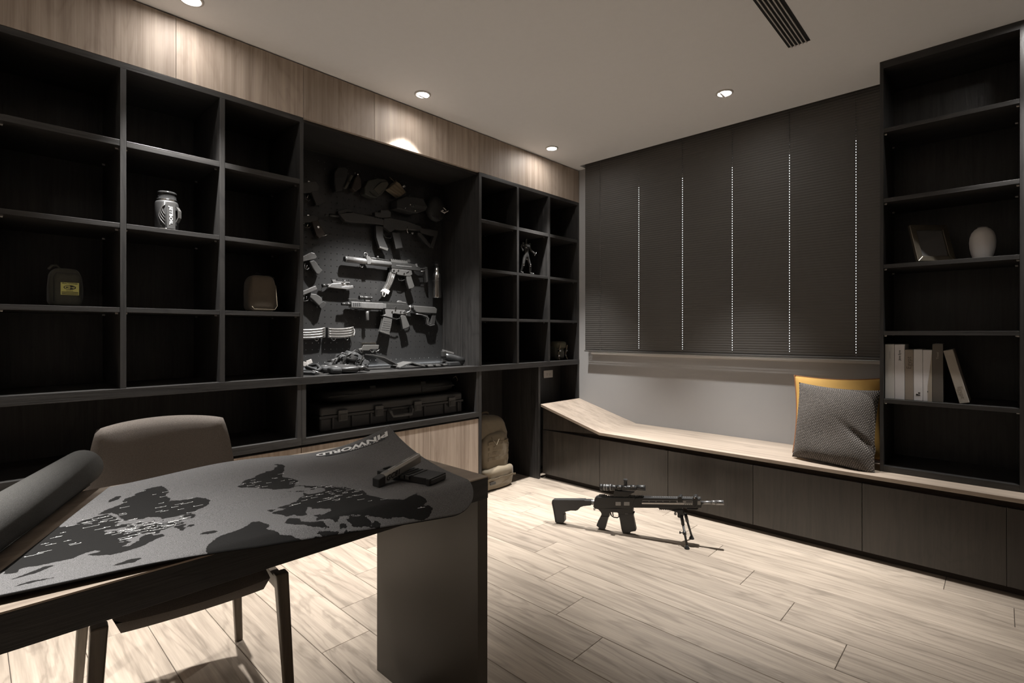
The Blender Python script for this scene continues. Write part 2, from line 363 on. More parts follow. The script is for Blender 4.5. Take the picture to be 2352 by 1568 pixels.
# ================================================================== left cabinet wall
DX=-0.385      # face of back panels
DEPTH0=-0.42
Z_TOP0,Z_TOP1=2.146,2.170
ROWS=((1.838,1.862),(1.514,1.533),(1.181,1.200))
LEDZ0,LEDZ1=0.842,0.879
PINMESH=None
def pins(shelf, x0,x1,y0,y1,z):
    global PINMESH
    if PINMESH is None:
        mm=MB(); mm.cyl((0,0,0),(0,.009,0),.0028,n=8); mm.box(-.004,.004,.001,.010,.0022,.0040)
        me=bpy.data.meshes.new('shelf_pin'); me.from_pydata([tuple(v) for v in mm.v],[],mm.f); me.materials.append(PINM); me.update(); PINMESH=me
    inv=rootinv(shelf)
    for x in (x0+.06,x1-.04):
        for y,s in ((y0,1),(y1,-1)):
            p=bpy.data.objects.new('shelf_pin',PINMESH); COL.objects.link(p); p.parent=shelf
            p.location=inv@Vector((x,y,z-.0041)); p.scale=(1,s,1)
def posts(t,ys,z0,z1,x1=0.0):
    for a,b in ys: bx('divider',DKV,t,DX,x1,a,b,z0,z1,bevel=.0008)
PY=[(-0.303,-0.281),(0.056,0.077),(0.415,0.435),(0.773,0.794),(1.135,1.152)]
t=thing('shelf_unit','black oak shelf unit with twelve large cubbies beside the display niche','shelves',(-.19,.42,LEDZ1))
bx('back_panel',DKV,t,DEPTH0,DX,-.303,1.152,LEDZ1,Z_TOP1)
bx('top_panel',DKY,t,DX,0,-.303,1.152,Z_TOP0,Z_TOP1,bevel=.0008)
posts(t,PY,LEDZ1,Z_TOP0)
for c in range(4):
    ya,yb=PY[c][1],PY[c+1][0]
    for z0,z1 in ROWS:
        s=bx('shelf',DKY,t,DX,-.001,ya+.0005,yb-.0005,z0,z1,bevel=.0008); pins(s,DX,0,ya+.0005,yb-.0005,z0)
# continuous ledge
tag(bx('ledge_board',DKY,None,DX,0.003,-.303,3.467,LEDZ0,LEDZ1,bevel=.001),'long thick black oak ledge board running under the shelves and niche','board')
# lower open cabinet, left
t=thing('base_cabinet','wide black open base cabinet with oak doors under the twelve cubby shelves','cabinet',(-.19,.42,0))
bx('back_panel',DKV,t,DEPTH0,DX,-.303,1.143,.06,LEDZ0)
bx('bottom_board',DKY,t,DX,0,-.303,1.143,.541,.578,bevel=.0008)
bx('side_panel',DKV,t,DX,0,-.303,-.281,.578,LEDZ0); bx('side_panel',DKV,t,DX,-.0,1.122,1.143,.578,LEDZ0,bevel=.0008)
for a,b in ((-.303,.42),(.42,1.143)): bx('door',OAKV,t,-.022,-.004,a+.001,b-.001,.062,.528,bevel=.001)
bx('body',DKV,t,DX,-.024,-.303,1.143,.06,.541); bx('toe_kick',GAP,t,DX,-.05,-.303,1.143,0,.06)
# lower open cabinet, middle
t=thing('base_cabinet','black open base cabinet holding the long cases above oak doors','cabinet',(-.19,1.75,0))
bx('back_panel',DKV,t,DEPTH0,DX,1.144,2.368,.06,LEDZ0)
bx('bottom_board',DKY,t,DX,0,1.144,2.345,.541,.573,bevel=.0008)
bx('side_panel',DKV,t,DX,0,1.144,1.166,.573,LEDZ0,bevel=.0008); bx('side_panel',DKV,t,DX,0,2.346,2.368,0,LEDZ0,bevel=.0008)
bx('side_panel',DKV,t,DX,-.002,2.322,2.345,.573,LEDZ0,bevel=.0008)
for a,b in ((1.145,1.551),(1.551,1.947),(1.947,2.344)): bx('door',OAKV,t,-.022,-.004,a+.0007,b-.0007,.062,.528,bevel=.001)
bx('body',DKV,t,DX,-.024,1.144,2.345,.06,.541); bx('toe_kick',GAP,t,DX,-.05,1.144,2.345,0,.06)
# display niche with perforated board
NY0,NY1,PX=1.1525,2.3445,-.392
t=thing('display_niche','deep black niche lined with a perforated board carrying replica weapons','niche',(-.2,1.75,LEDZ1))
bx('back_panel',WALL2,t,DEPTH0,DEPTH0+.002,NY0,NY1,LEDZ1,Z_TOP1)  # unseen backing, made pale to reflect the strip so the board's holes glow
bx('top_panel',DKY,t,DEPTH0,-.0215,NY0,NY1,Z_TOP0+.012,Z_TOP1)
def pegboard():
    pt=0.0383; hr=0.0030; ny=int((NY1-NY0-.02)/pt); nz=int((Z_TOP0-LEDZ1-.03)/pt)
    my=((NY1-NY0)-ny*pt)/2; z00=LEDZ1+.0005; mz=((Z_TOP0+.012-z00)-nz*pt)/2
    vs=[];fs=[]; n=8
    def cell(y0,y1,z0,z1,hole):
        b=len(vs)
        if not hole:
            vs.extend([(PX,y0,z0),(PX,y1,z0),(PX,y1,z1),(PX,y0,z1)]); fs.append((b,b+1,b+2,b+3)); return
        yc,zc=(y0+y1)/2,(z0+z1)/2
        out=[(y0,z0),(yc,z0),(y1,z0),(y1,zc),(y1,z1),(yc,z1),(y0,z1),(y0,zc)]
        for y,z in out: vs.append((PX,y,z))
        for k in range(8):
            a=math.radians(225+45*k); vs.append((PX,yc+hr*math.cos(a),zc+hr*math.sin(a)))
        for k in range(8):
            a=math.radians(225+45*k); vs.append((PX-.004,yc+hr*math.cos(a),zc+hr*math.sin(a)))
        for k in range(8):
            j=(k+1)%8; fs.append((b+k,b+j,b+8+j,b+8+k)); fs.append((b+8+k,b+8+j,b+16+j,b+16+k))
    cell(NY0,NY0+my,z00,Z_TOP0+.012,False); cell(NY1-my,NY1,z00,Z_TOP0+.012,False)
    cell(NY0+my,NY1-my,z00,z00+mz,False); cell(NY0+my,NY1-my,Z_TOP0+.012-mz,Z_TOP0+.012,False)
    for i in range(ny):
        for j in range(nz): cell(NY0+my+i*pt,NY0+my+(i+1)*pt,z00+mz+j*pt,z00+mz+(j+1)*pt,True)
    m=MB(); m.add(vs,fs); return m
PEGM=plain('perforated_board_black',(.021,.0206,.0203),.45,.0,var=.05,vscale=5)
pegboard().build('perforated_board',PEGM,t,fix=False)
LEDM=emit('led_strip_light',(.93,.97,1.0),16.0)
bx('led_strip',LEDM,t,PX-.018,PX-.010,NY0+.004,NY1-.004,LEDZ1+.002,LEDZ1+.006)
bx('led_strip',LEDM,t,PX+.012,PX+.0145,NY0+.004,NY1-.004,LEDZ1+.001,LEDZ1+.0075)
bx('led_hiding_lip',RUBB,t,PX+.0146,PX+.0165,NY0+.002,NY1-.002,LEDZ1+.0002,LEDZ1+.0105)  # added lip that keeps the glowing strip out of direct view
# small cube shelves
RY=[(2.346,2.368),(2.716,2.737),(3.070,3.092),(3.445,3.467)]
t=thing('cube_shelf','black oak cube shelf unit with twelve small cubbies in the corner','shelves',(-.19,2.9,LEDZ1))
bx('back_panel',DKV,t,DEPTH0,DX,2.346,3.467,LEDZ1,Z_TOP1); bx('top_panel',DKY,t,DX,0,2.346,3.467,Z_TOP0,Z_TOP1,bevel=.0008)
posts(t,RY,LEDZ1,Z_TOP0)
for c in range(3):
    ya,yb=RY[c][1],RY[c+1][0]
    for z0,z1 in ROWS:
        s=bx('shelf',DKY,t,DX,-.001,ya+.0005,yb-.0005,z0,z1,bevel=.0008); pins(s,DX,0,ya+.0005,yb-.0005,z0)
# open space below the cube shelf
t=thing('corner_panelling','black oak panelling of the open floor space behind the tan backpack','panel',(-.3,2.9,0))
bx('back_panel',DKV,t,DEPTH0,DX,2.369,3.467,0,LEDZ0); bx('side_panel',DKV,t,DX,.0,2.954,2.975,0,LEDZ0,bevel=.0008)
bx('side_panel',DKV,t,-.18,0,3.447,3.467,.45,LEDZ0)
bx('inner_back',DKV,t,-.20,-.18,2.976,3.467,.0,LEDZ0)
# power outlet on the panel beside the bench
o1=onx(1247.5,850,-.178); 
t=thing('power_outlet','white double power outlet under the small cube shelves','outlet',(-.178,3.06,.79))
a=onx(1248,851,-.178); b=onx(1268.5,866,-.178)
bx('face_plate',WHITE,t,-.179,-.172,a.y,b.y,b.z,a.z,bevel=.0015)
for q in (.36,.66):
    yc=a.y+(b.y-a.y)*q; zc=(a.z+b.z)/2
    m=MB()
    for s in (-1,1): m.box(-.1722,-.1717,yc+s*.006-.0012,yc+s*.006+.0012,zc-.002,zc+.006)
    m.cyl((-.1722,yc,zc-.009),(-.1717,yc,zc-.009),.0028,n=10); m.build('socket_slots',INKD,t)
# overhead oak cabinets
def overhead(label,ys,joints):
    t=thing('overhead_cabinet',label,'cabinet',(-.2,(ys[0]+ys[1])/2,Z_TOP1),0,'oak overhead cabinets')
    bx('body',DKY,t,DEPTH0,-.022,ys[0],ys[1],Z_TOP1+.001,CEIL-.001)
    js=[ys[0]]+joints+[ys[1]]
    for i in range(len(js)-1): bx('door',OAKV,t,-.021,0.0,js[i]+.0007,js[i+1]-.0007,Z_TOP1+.001,CEIL-.006,bevel=.0006)
overhead('oak overhead cabinet with wide doors above the twelve large cubbies',(-.303,1.152),[.605])
overhead('oak overhead cabinet above the weapon display niche',(1.152,2.345),[1.554,1.959])
overhead('oak overhead cabinet above the small corner cubbies',(2.345,3.467),[2.908])
# ================================================================== window bench
BZ=0.417; BX1=3.12
t=thing('bench_cabinet','low dark brown bench cabinet with push doors under the oak seat','cabinet',(1.5,3.2,0))
bx('body',BRV,t,-.0,BX1,3.02,YW-.002,.035,.365); bx('toe_kick',GAP,t,0,BX1,3.035,YW-.002,0,.035)
bx('finger_gap',GAP,t,0,BX1,3.03,YW-.002,.365,.394)
js=[.002,.513,1.018,1.524,2.032,2.541,BX1]
for i in range(len(js)-1): bx('door',BRV,t,js[i]+.0012,js[i+1]-.0012,3.000,3.0195,.036,.366,bevel=.001)
m=MB(); m.prism([(.001,3.006,.368),(.45,3.006,.3935),(.528,3.006,.3935),(.001,3.006,.538)],(0,.45,0)); m.build('wedge_panel',BRV,t)
m=MB()
th=.019; xk=.528; zl=.562
pts=[(0.0,2.978,zl),(xk,2.978,BZ),(BX1,2.978,BZ),(BX1,2.978,BZ-th),(xk-.003,2.978,BZ-th),(0,2.978,zl-th)]
m.prism(pts,(0,YW-2.979,0))
tag(m.build('window_bench',OAKX,None,bevel=.0015),'pale oak bench seat board with an angled headrest end','bench')
# ================================================================== bookcase on the bench
KY0=3.10; KX0,KX1=2.089,2.104; KXR=2.582
t=thing('bookcase','tall black bookcase standing on the oak bench beside the blind','bookcase',(2.35,3.28,BZ+.001))
bx('side_panel',DKV,t,KX0,KX1,KY0,YW-.002,BZ+.0005,CEIL-.0005,bevel=.0008)
bx('side_panel',DKV,t,KXR,KXR+.06,KY0,YW-.002,BZ+.0005,CEIL-.0005,bevel=.0008)
bx('back_panel',DKV,t,KX1,KXR,YW-.02,YW-.002,BZ+.0005,CEIL-.0005)
bx('top_panel',DKX,t,KX1,KXR,KY0,YW-.02,2.40,CEIL-.0005); bx('bottom_board',DKX,t,KX1,KXR,KY0,YW-.02,BZ+.0005,.446,bevel=.0008)
for z1 in (2.104,1.760,1.436,1.108,.775):
    s=bx('shelf',DKX,t,KX1+.0005,KXR-.0005,KY0+.001,YW-.02,z1-.020,z1,bevel=.0008)
    inv=rootinv(s)
    for y in (KY0+.03,YW-.09):
        for x,sg in ((KX1,1),(KXR,-1)):
            p=bpy.data.objects.new('shelf_pin',PINMESH); COL.objects.link(p); p.parent=s
            p.location=inv@Vector((x+.0005*sg,y,z1-.0241)); p.rotation_euler=(0,0,-math.pi/2*sg)
# second bay to the right, out of the frame
t=thing('bookcase','black bookcase bay at the far end of the oak bench','bookcase',(2.88,3.28,BZ+.001))
bx('side_panel',DKV,t,BX1-.02,BX1,KY0,YW-.002,BZ+.0005,CEIL-.0005)
bx('back_panel',DKV,t,KXR+.061,BX1-.02,YW-.02,YW-.002,BZ+.0005,CEIL-.0005)
for z1 in (CEIL-.001,2.104,1.760,1.436,1.108,.775,.446): bx('shelf',DKX,t,KXR+.0612,BX1-.0205,KY0+.001,YW-.02,z1-.020,z1)
# ================================================================== venetian blind
SX0,SX1=0.098,2.083; CORDS=[.241,.579,.918,1.257,1.596,1.935]; BYC=3.418
t=thing('venetian_blind','dark bronze venetian blind closed over the window','blind',((SX0+SX1)/2,BYC,.955))
pitch=.0158; tilt=math.radians(97); wdt=.0182
xs=[SX0]
for c in CORDS: xs+=[c-.0017,c+.0017]
xs.append(SX1)
prof=[]
for q in (-1,-.34,.34,1):
    u=q*wdt/2; bow=.0016*(1-q*q)
    prof.append((u*math.cos(tilt)-bow*math.sin(tilt), u*math.sin(tilt)+bow*math.cos(tilt)))   # y: +out, z
vs=[];fs=[]
for x in xs:
    for y,z in prof: vs.append((x-(SX0+SX1)/2,y,z))
for i in range(len(xs)-1):
    hole=(i%2==1)
    for k in range(3):
        if hole and k==1: continue
        fs.append((i*4+k,(i+1)*4+k,(i+1)*4+k+1,i*4+k+1))
me=bpy.data.meshes.new('slat'); me.from_pydata(vs,[],fs); me.materials.append(SLATM); me.polygons.foreach_set('use_smooth',[True]*len(fs)); me.update()
zt=CEIL+.075; nsl=int((zt-.975)/pitch)
for i in range(nsl):
    s=bpy.data.objects.new('slat',me); COL.objects.link(s); s.parent=t
    s.location=(0,0,.972+i*pitch-.955); s.rotation_euler=(math.radians(random.uniform(-1.2,1.2)),0,0)
bx('bottom_rail',SLATM,t,SX0-.003,SX1+.003,BYC-.010,BYC+.008,.950,.962,bevel=.002)
bx('head_rail',SLATM,t,SX0,SX1,BYC-.018,BYC+.018,zt+.01,zt+.045)
for c in CORDS:
    m=MB(); m.tube([(c+.0004*math.sin(k*1.7),BYC-.0085,.957+k*(zt-.957)/40) for k in range(41)],.0007,n=5); m.build('cord',CORDM,t)
# ================================================================== desk
DZ=0.718; DXN,DXF=1.530,0.912; DYE,DYS=0.955,-0.62
t=thing('desk','oak topped desk with a black edge and panel leg','desk',(1.22,.17,0))
bx('desk_top',OAKY,t,DXF,DXN,DYS,DYE,DZ-.003,DZ)
bx('top_edge',DKY,t,DXF,DXN,DYS,DYE,DZ-.058,DZ-.0031,bevel=.0008)
LEGM=plain('leg_bronze_laminate',(.068,.058,.046),.38,.1,var=.06,vscale=14,bump=.03,bscale=600,spec=.6)
bx('panel_leg',LEGM,t,1.045,DXN-.001,DYE-.036,DYE-.001,0,DZ-.0581,bevel=.001)
bx('panel_leg',LEGM,t,1.045,DXN-.001,DYS+.001,DYS+.036,0,DZ-.0581,bevel=.001)
# ================================================================== felt world map
def miller(la): return 1.25*math.log(math.tan(math.pi/4+0.4*math.radians(la)))
MA=((-0.000912876,-0.0028402),(0.191113,-0.0629147),(1.170678,0.342333))
def geo(lo,la):
    q=miller(la); return (MA[0][0]*lo+MA[1][0]*q+MA[2][0], MA[0][1]*lo+MA[1][1]*q+MA[2][1])
LAND=[
 # north america
 [(-168,66),(-162,70),(-156,71.3),(-141,69.7),(-128,70.2),(-115,68.5),(-108,68),(-97,68.5),(-94,71.5),(-90,69),(-82,69),(-82,67),(-87,64.5),(-94,61),(-94,58.5),(-88,56.5),(-82.5,55),(-82,52.5),(-79.5,51.5),(-79,55),(-77,58),(-78,62.3),(-72,61.5),(-69,59),(-65,60.3),(-62,57),(-56,53),(-56,51.5),(-66,50),(-64.5,48.5),(-60,46),(-66,43.8),(-70,43.5),(-70,41.6),(-74,40.3),(-76,36.5),(-77,34.5),(-81,31.5),(-80,26.5),(-81,25.1),(-82.7,28),(-84,30),(-89,30),(-94,29.5),(-97.4,27),(-97.5,22.5),(-95,18.7),(-91,18.6),(-90,21),(-87,21.4),(-88,16),(-83.5,15),(-83.5,11),(-79.5,9.2),(-77.3,8.3),(-78,7.3),(-81,7.3),(-85.5,10.5),(-88,13),(-92.5,14.5),(-96,15.7),(-102,18),(-105.5,20.3),(-106,23),(-109.5,26),(-113,31.3),(-114.6,31.2),(-112,28),(-109.6,23.2),(-112,25),(-115,29),(-117.3,33),(-120.6,34.6),(-124,39),(-124.4,43),(-124.5,48.3),(-128,51),(-132,55.5),(-137,58.8),(-146,60.8),(-151,59.3),(-157,56.8),(-163,54.8),(-158,57.8),(-162,59),(-165,61.5),(-161,64.3),(-166,64.5)],
 # south america
 [(-77.3,8.3),(-75,11),(-71.5,12.3),(-68,11),(-62,10.6),(-57,6),(-51.5,4.3),(-50,.5),(-44,-2.5),(-38.5,-3.8),(-35,-7),(-37,-11.5),(-39,-17),(-41,-22),(-45,-23.5),(-48.5,-26),(-50,-30),(-53.5,-34),(-57.5,-36.5),(-58,-38.4),(-62,-39),(-65,-42),(-66,-46),(-68.8,-50),(-68.5,-52.5),(-65.3,-54.8),(-70,-55.2),(-74,-52),(-75,-47),(-73,-41.5),(-73.5,-37),(-71.5,-32),(-70.3,-23),(-70.4,-18.5),(-76,-14),(-79.5,-7.5),(-81.2,-5),(-80,-2),(-79,1.5),(-77,4.5)],
 # greenland
 [(-73,78.2),(-67,80.4),(-58,82),(-45,82.8),(-30,83.5),(-20,81.7),(-18,79),(-20,75),(-23,72),(-25,70),(-32,68),(-38,65.6),(-41,63),(-43,60),(-48,61),(-51,64),(-53.5,67),(-51,70),(-55,72),(-58,75),(-66,76)],
 # africa
 [(-17.2,14.7),(-16.5,20),(-16,24),(-13,27.7),(-9.7,30),(-9,32.7),(-6,35.8),(-2,35.1),(3,36.8),(10,37.2),(11,34),(15,32.3),(19.5,30.5),(22,32.8),(28,31),(32.3,31.2),(33.5,27.5),(36.8,21.5),(38,18),(43,11.7),(51,11.8),(48,4.5),(43,-1),(39.5,-5),(40.6,-11),(40,-16),(35,-20.5),(35.4,-24),(32.8,-27),(30,-31.5),(26,-33.9),(20,-34.8),(18.3,-32.5),(15.2,-26.5),(12,-18),(13.7,-11),(12,-5.5),(9,-1),(9.6,3.8),(6,4.3),(2,6.3),(-4,5.2),(-8,4.4),(-13.2,8.8)],
 [(49.3,-12),(50.4,-15.5),(47.3,-24.8),(44.2,-24.5),(43.5,-21),(44.5,-16.5)],
 # eurasia
 [(-9.3,38.7),(-8.8,43.2),(-1.8,43.5),(-1.3,46),(-4.7,48.4),(-1.6,49.5),(3,51.2),(7,53.5),(8.6,54),(8.2,57),(10.5,57.6),(10.8,55),(14,54),(19,54.6),(21,57),(24,57.3),(24,59.3),(30,59.9),(25,60.3),(21.3,61),(25,65),(22,65.8),(17.3,61),(18.5,59.8),(16.4,56.5),(13,55.5),(11,59),(7,58),(5,61),(10,64),(15,68.3),(22,70.4),(28,71),(38,68.7),(41,66.8),(34,66.6),(37.5,64),(44,66),(46,68.3),(54,68.6),(60,69.5),(68,68.6),(67,72.3),(73,71.3),(74,68.5),(80,72.3),(90,75.3),(104,77.6),(113,73.8),(128,72.5),(140,72.6),(160,69.7),(170,69.8),(180,68.8),(180,65),(177,62.3),(163,58.2),(162,55),(156.7,51.2),(156,57.5),(163,61.7),(155,59.3),(142,59.2),(135.3,54.6),(141,52),(140,48),(131.5,43),(127.5,39.5),(129.3,35.3),(126.3,34.7),(125,39.6),(121.5,39),(121.8,40.8),(118,39),(122,37.2),(119.3,35),(121.8,31),(119.5,25.5),(113.5,22.2),(108,21.5),(105.8,19),(109,12.5),(105,8.7),(100.5,13.4),(99.3,9.5),(103.5,2),(101,3),(98,9),(97.7,16.5),(94.3,16),(91.5,22.5),(87,21),(80.2,15.5),(80,10.5),(77.5,8.1),(73,17),(72.5,21),(70,21),(67,25),(57.5,25.7),(51,28),(48,30),(51,25),(56.2,26),(59.8,22.5),(55,17.3),(45,12.8),(42.7,16.5),(39,21.5),(35,28.2),(34.3,31.3),(36,36.5),(30.5,36.5),(27,37),(26.3,40),(29,41.2),(35,42),(41.5,41.6),(38,44.5),(39.2,47.2),(35,46.2),(36.5,45.2),(33.5,44.5),(31,46.6),(28.8,44.5),(28,42),(26,40.8),(23,40.3),(24,38),(22.7,36.5),(19.4,41),(13.7,45.5),(12.4,44.2),(18.4,40),(16,38),(15.5,40),(10,44),(3.2,43.2),(-.3,39.3),(-2,36.8),(-5.5,36),(-9,37)],
 [(-24,65.5),(-22,66.4),(-16,66.4),(-13.6,65),(-18.5,63.4),(-22.6,63.9)],
 [(-5.5,50.1),(1.3,51.2),(1.6,52.7),(-1.6,55),(-2,57.6),(-5,58.6),(-5,55),(-3,53.5),(-4.8,52)],
 [(-10,52),(-6.2,52.3),(-6,54),(-8,55.3),(-10,54)],
 # canadian arctic
 [(-62,66.7),(-68,70),(-78,72.6),(-89,73.5),(-85,70),(-78,70),(-73,68),(-72,64.5),(-66,62.2),(-64,64.5)],
 [(-117,70),(-118,73),(-105,73.4),(-101,70),(-104,68.8),(-113,68.8)],
 [(-125,72),(-123,74.2),(-115,73.5),(-121,71)],
 [(-90,76.4),(-88,80),(-93,81),(-75,83),(-63,82.4),(-72,79.5),(-79,76.4)],
 [(-115,75.5),(-108,76.6),(-97,76.6),(-98,74.8),(-110,74.5)],
 [(-95,74.7),(-93,76.6),(-80,75.6),(-82,74.5)],[(-118,76),(-122,76.5),(-116,77.6),(-112,76.6)],[(-101,77.8),(-110,78.5),(-98,79)],[(-100,71.5),(-101,73.5),(-95.5,73.8),(-96,71.8)],
 [(-87,64),(-84,66),(-81,64),(-83,62.8)],[(-59,47.8),(-56,51.4),(-53,47)],[(-84.5,22),(-80,23),(-74.3,20.2),(-77.5,19.9)],[(-74.3,18.5),(-72.5,20),(-68.5,18.7)],
 [(52,71),(58,75),(68,77),(57,71)],[(12,77.5),(14,79.7),(26,80),(18,77)],[(44,80.3),(62,81.6),(58,80)],[(9,39),(8.3,41),(9.6,41)],[(12.5,38),(15.4,38.2),(15,36.7)],[(24,35.2),(26.2,35.1),(24,35.5)],
]
MATZ=DZ+.0012; MTH=.0035
NL=Vector((1.496,-.02)); NR=Vector((1.632,.868)); FL=Vector((.940,.238)); FR=Vector((1.030,.952))
def flat(s,tv):
    a=NL.lerp(NR,s); b=FL.lerp(FR,s)
    return a.lerp(b,tv)+Vector((-.055*math.sin(math.pi*s)*tv,0))
def lift(p,s,tv):
    x,y=p; z=MATZ
    e=x-(DXN-.004)
    if e>0:
        dr=.62*e*e/(e+.025); z-=dr; x-=dr*.30
    c=max(0.0,s+.42*tv-1.06)/.36
    if c>0:
        k=c**2.3; x+=.062*k; y-=.016*k; z+=.080*k
    z+=.0022*math.sin(5.0*y+3*tv)**2*(1-tv)*min(1,s*4)
    z+=.010*tv*tv*math.exp(-((s-.38)/.22)**2)
    z+=.011*max(0,1-s/.42)**.7*max(0,1-tv/.30)**2
    return Vector((x,y,z))
def matpt(s,tv,h=0.0):
    p=lift(flat(s,tv),s,tv)
    if h:
        a=lift(flat(min(1,s+.004),tv),min(1,s+.004),tv)-lift(flat(s-.004,tv),s-.004,tv); b=lift(flat(s,min(1,tv+.004)),s,min(1,tv+.004))-lift(flat(s,tv-.004),s,tv-.004)
        n=a.cross(b).normalized()
        if n.z<0: n=-n
        p=p+n*h
    return p
def st_of(x,y,it=25):
    s,tv=.5,.5
    for _ in range(it):
        p=flat(s,tv); r=Vector((x,y))-p
        ds=(flat(s+.01,tv)-p)*100; dt=(flat(s,tv+.01)-p)*100
        det=ds.x*dt.y-ds.y*dt.x
        s+=(r.x*dt.y-r.y*dt.x)/det; tv+=(ds.x*r.y-ds.y*r.x)/det
    return s,tv
NU,NV=220,130
LS,LT=.90,.64; CR=.105
def corner(s,tv):      # rounded near corner at the free end
    d=(1-s)*LS; e=tv*LT
    if d<CR and e<CR:
        r=math.hypot(CR-d,CR-e)
        if r>CR:
            k=CR/r; return 1-(CR-(CR-d)*k)/LS,(CR-(CR-e)*k)/LT,True
    return s,tv,False
S0=[];outm=[]
for j in range(NV+1):
    for i in range(NU+1):
        a,b,c=corner(i/NU,j/NV); S0.append((a,b)); outm.append(c)
top=[matpt(a,b,MTH) for a,b in S0]; bot=[matpt(a,b,0) for a,b in S0]
w=NU+1; fs=[]; n0=len(top)
edge={}
for j in range(NV):
    for i in range(NU):
        q=(j*w+i,j*w+i+1,(j+1)*w+i+1,(j+1)*w+i)
        if sum(outm[k] for k in q)==4: continue
        fs.append(q)
        for k in range(4):
            e=(q[k],q[(k+1)%4]); r=(e[1],e[0])
            if r in edge: del edge[r]
            else: edge[e]=1
nf=len(fs); fs+=[tuple(n0+k for k in q)[::-1] for q in fs]
fs+=[(b,a,n0+a,n0+b) for a,b in edge]
m=MB(); m.add(top+bot,fs,True)
# signed distance to the coast, in metres on the flat sheet
FELT,nt,pb=newmat('felt_map')
L=nt.links.new
at=N(nt,'ShaderNodeAttribute',attribute_name='coast'); tc=N(nt,'ShaderNodeTexCoord')
nz=N(nt,'ShaderNodeTexNoise'); nz.inputs['Scale'].default_value=160; nz.inputs['Detail'].default_value=5; L(tc.outputs['Object'],nz.inputs['Vector'])
ma=N(nt,'ShaderNodeMath',operation='MULTIPLY_ADD'); ma.inputs[1].default_value=.010; L(nz.outputs['Fac'],ma.inputs[0]); 
ad=N(nt,'ShaderNodeMath',operation='ADD'); ad.inputs[1].default_value=-.005; L(at.outputs['Fac'],ad.inputs[0]); L(ad.outputs[0],ma.inputs[2])
gt=N(nt,'ShaderNodeMath',operation='GREATER_THAN'); gt.inputs[1].default_value=0.0; L(ma.outputs[0],gt.inputs[0])
n2=N(nt,'ShaderNodeTexNoise'); n2.inputs['Scale'].default_value=900; n2.inputs['Detail'].default_value=3; L(tc.outputs['Object'],n2.inputs['Vector'])
c1=N(nt,'ShaderNodeMix',data_type='RGBA'); c1.inputs['A'].default_value=(.055,.053,.052,1); c1.inputs['B'].default_value=(.235,.228,.225,1)
r1=N(nt,'ShaderNodeMapRange'); r1.inputs['From Min'].default_value=.3; r1.inputs['From Max'].default_value=.7; L(n2.outputs['Fac'],r1.inputs['Value']); L(r1.outputs['Result'],c1.inputs['Factor'])
c2=N(nt,'ShaderNodeMix',data_type='RGBA'); c2.inputs['B'].default_value=(.0125,.0118,.011,1); L(c1.outputs['Result'],c2.inputs['A']); L(gt.outputs[0],c2.inputs['Factor']); L(c2.outputs['Result'],pb.inputs['Base Color'])
pb.inputs['Roughness'].default_value=.95; pb.inputs['Specular IOR Level'].default_value=.1; pb.inputs['Sheen Weight'].default_value=.08
b_=N(nt,'ShaderNodeBump'); b_.inputs['Strength'].default_value=.5; b_.inputs['Distance'].default_value=.001; L(n2.outputs['Fac'],b_.inputs['Height']); L(b_.outputs['Normal'],pb.inputs['Normal'])
FELTP=plain('felt_grey_back',(.082,.079,.074),.95,var=.75,vscale=800,bump=.5,bscale=900,spec=.1)
FELTE=plain('felt_dark_edge',(.02,.019,.018),.95,spec=.1)
t=thing('felt_map','grey felt world map with black continents half unrolled on the desk','map',(1.25,.45,DZ))
sheet=m.build('map_sheet',FELT,t,fix=False)
sheet.data.materials.append(FELTE)
for p in sheet.data.polygons:
    if p.index>=nf: p.material_index=1
pts=np.array([tuple(flat(a,b)) for a,b in S0]); best=np.full(len(pts),9.0); ins=np.zeros(len(pts),bool)
for poly in LAND:
    P2=np.array([geo(*q) for q in poly]); pin=np.zeros(len(pts),bool)
    for k in range(len(P2)):
        a=P2[k]; b=P2[(k+1)%len(P2)]; ab=b-a; ap=pts-a
        h=np.clip((ap@ab)/max(1e-12,ab@ab),0,1); d=np.hypot(*(ap-h[:,None]*ab).T); best=np.minimum(best,d)
        c=((a[1]>pts[:,1])!=(b[1]>pts[:,1])); xi=(b[0]-a[0])*(pts[:,1]-a[1])/(b[1]-a[1]+1e-15)+a[0]; pin^=(c&(pts[:,0]<xi))
    ins|=pin
sd=np.where(ins,best,-best)
att=sheet.data.attributes.new('coast','FLOAT','POINT'); att.data.foreach_set('value',np.concatenate([sd,-np.ones(len(bot))]).astype(np.float32))
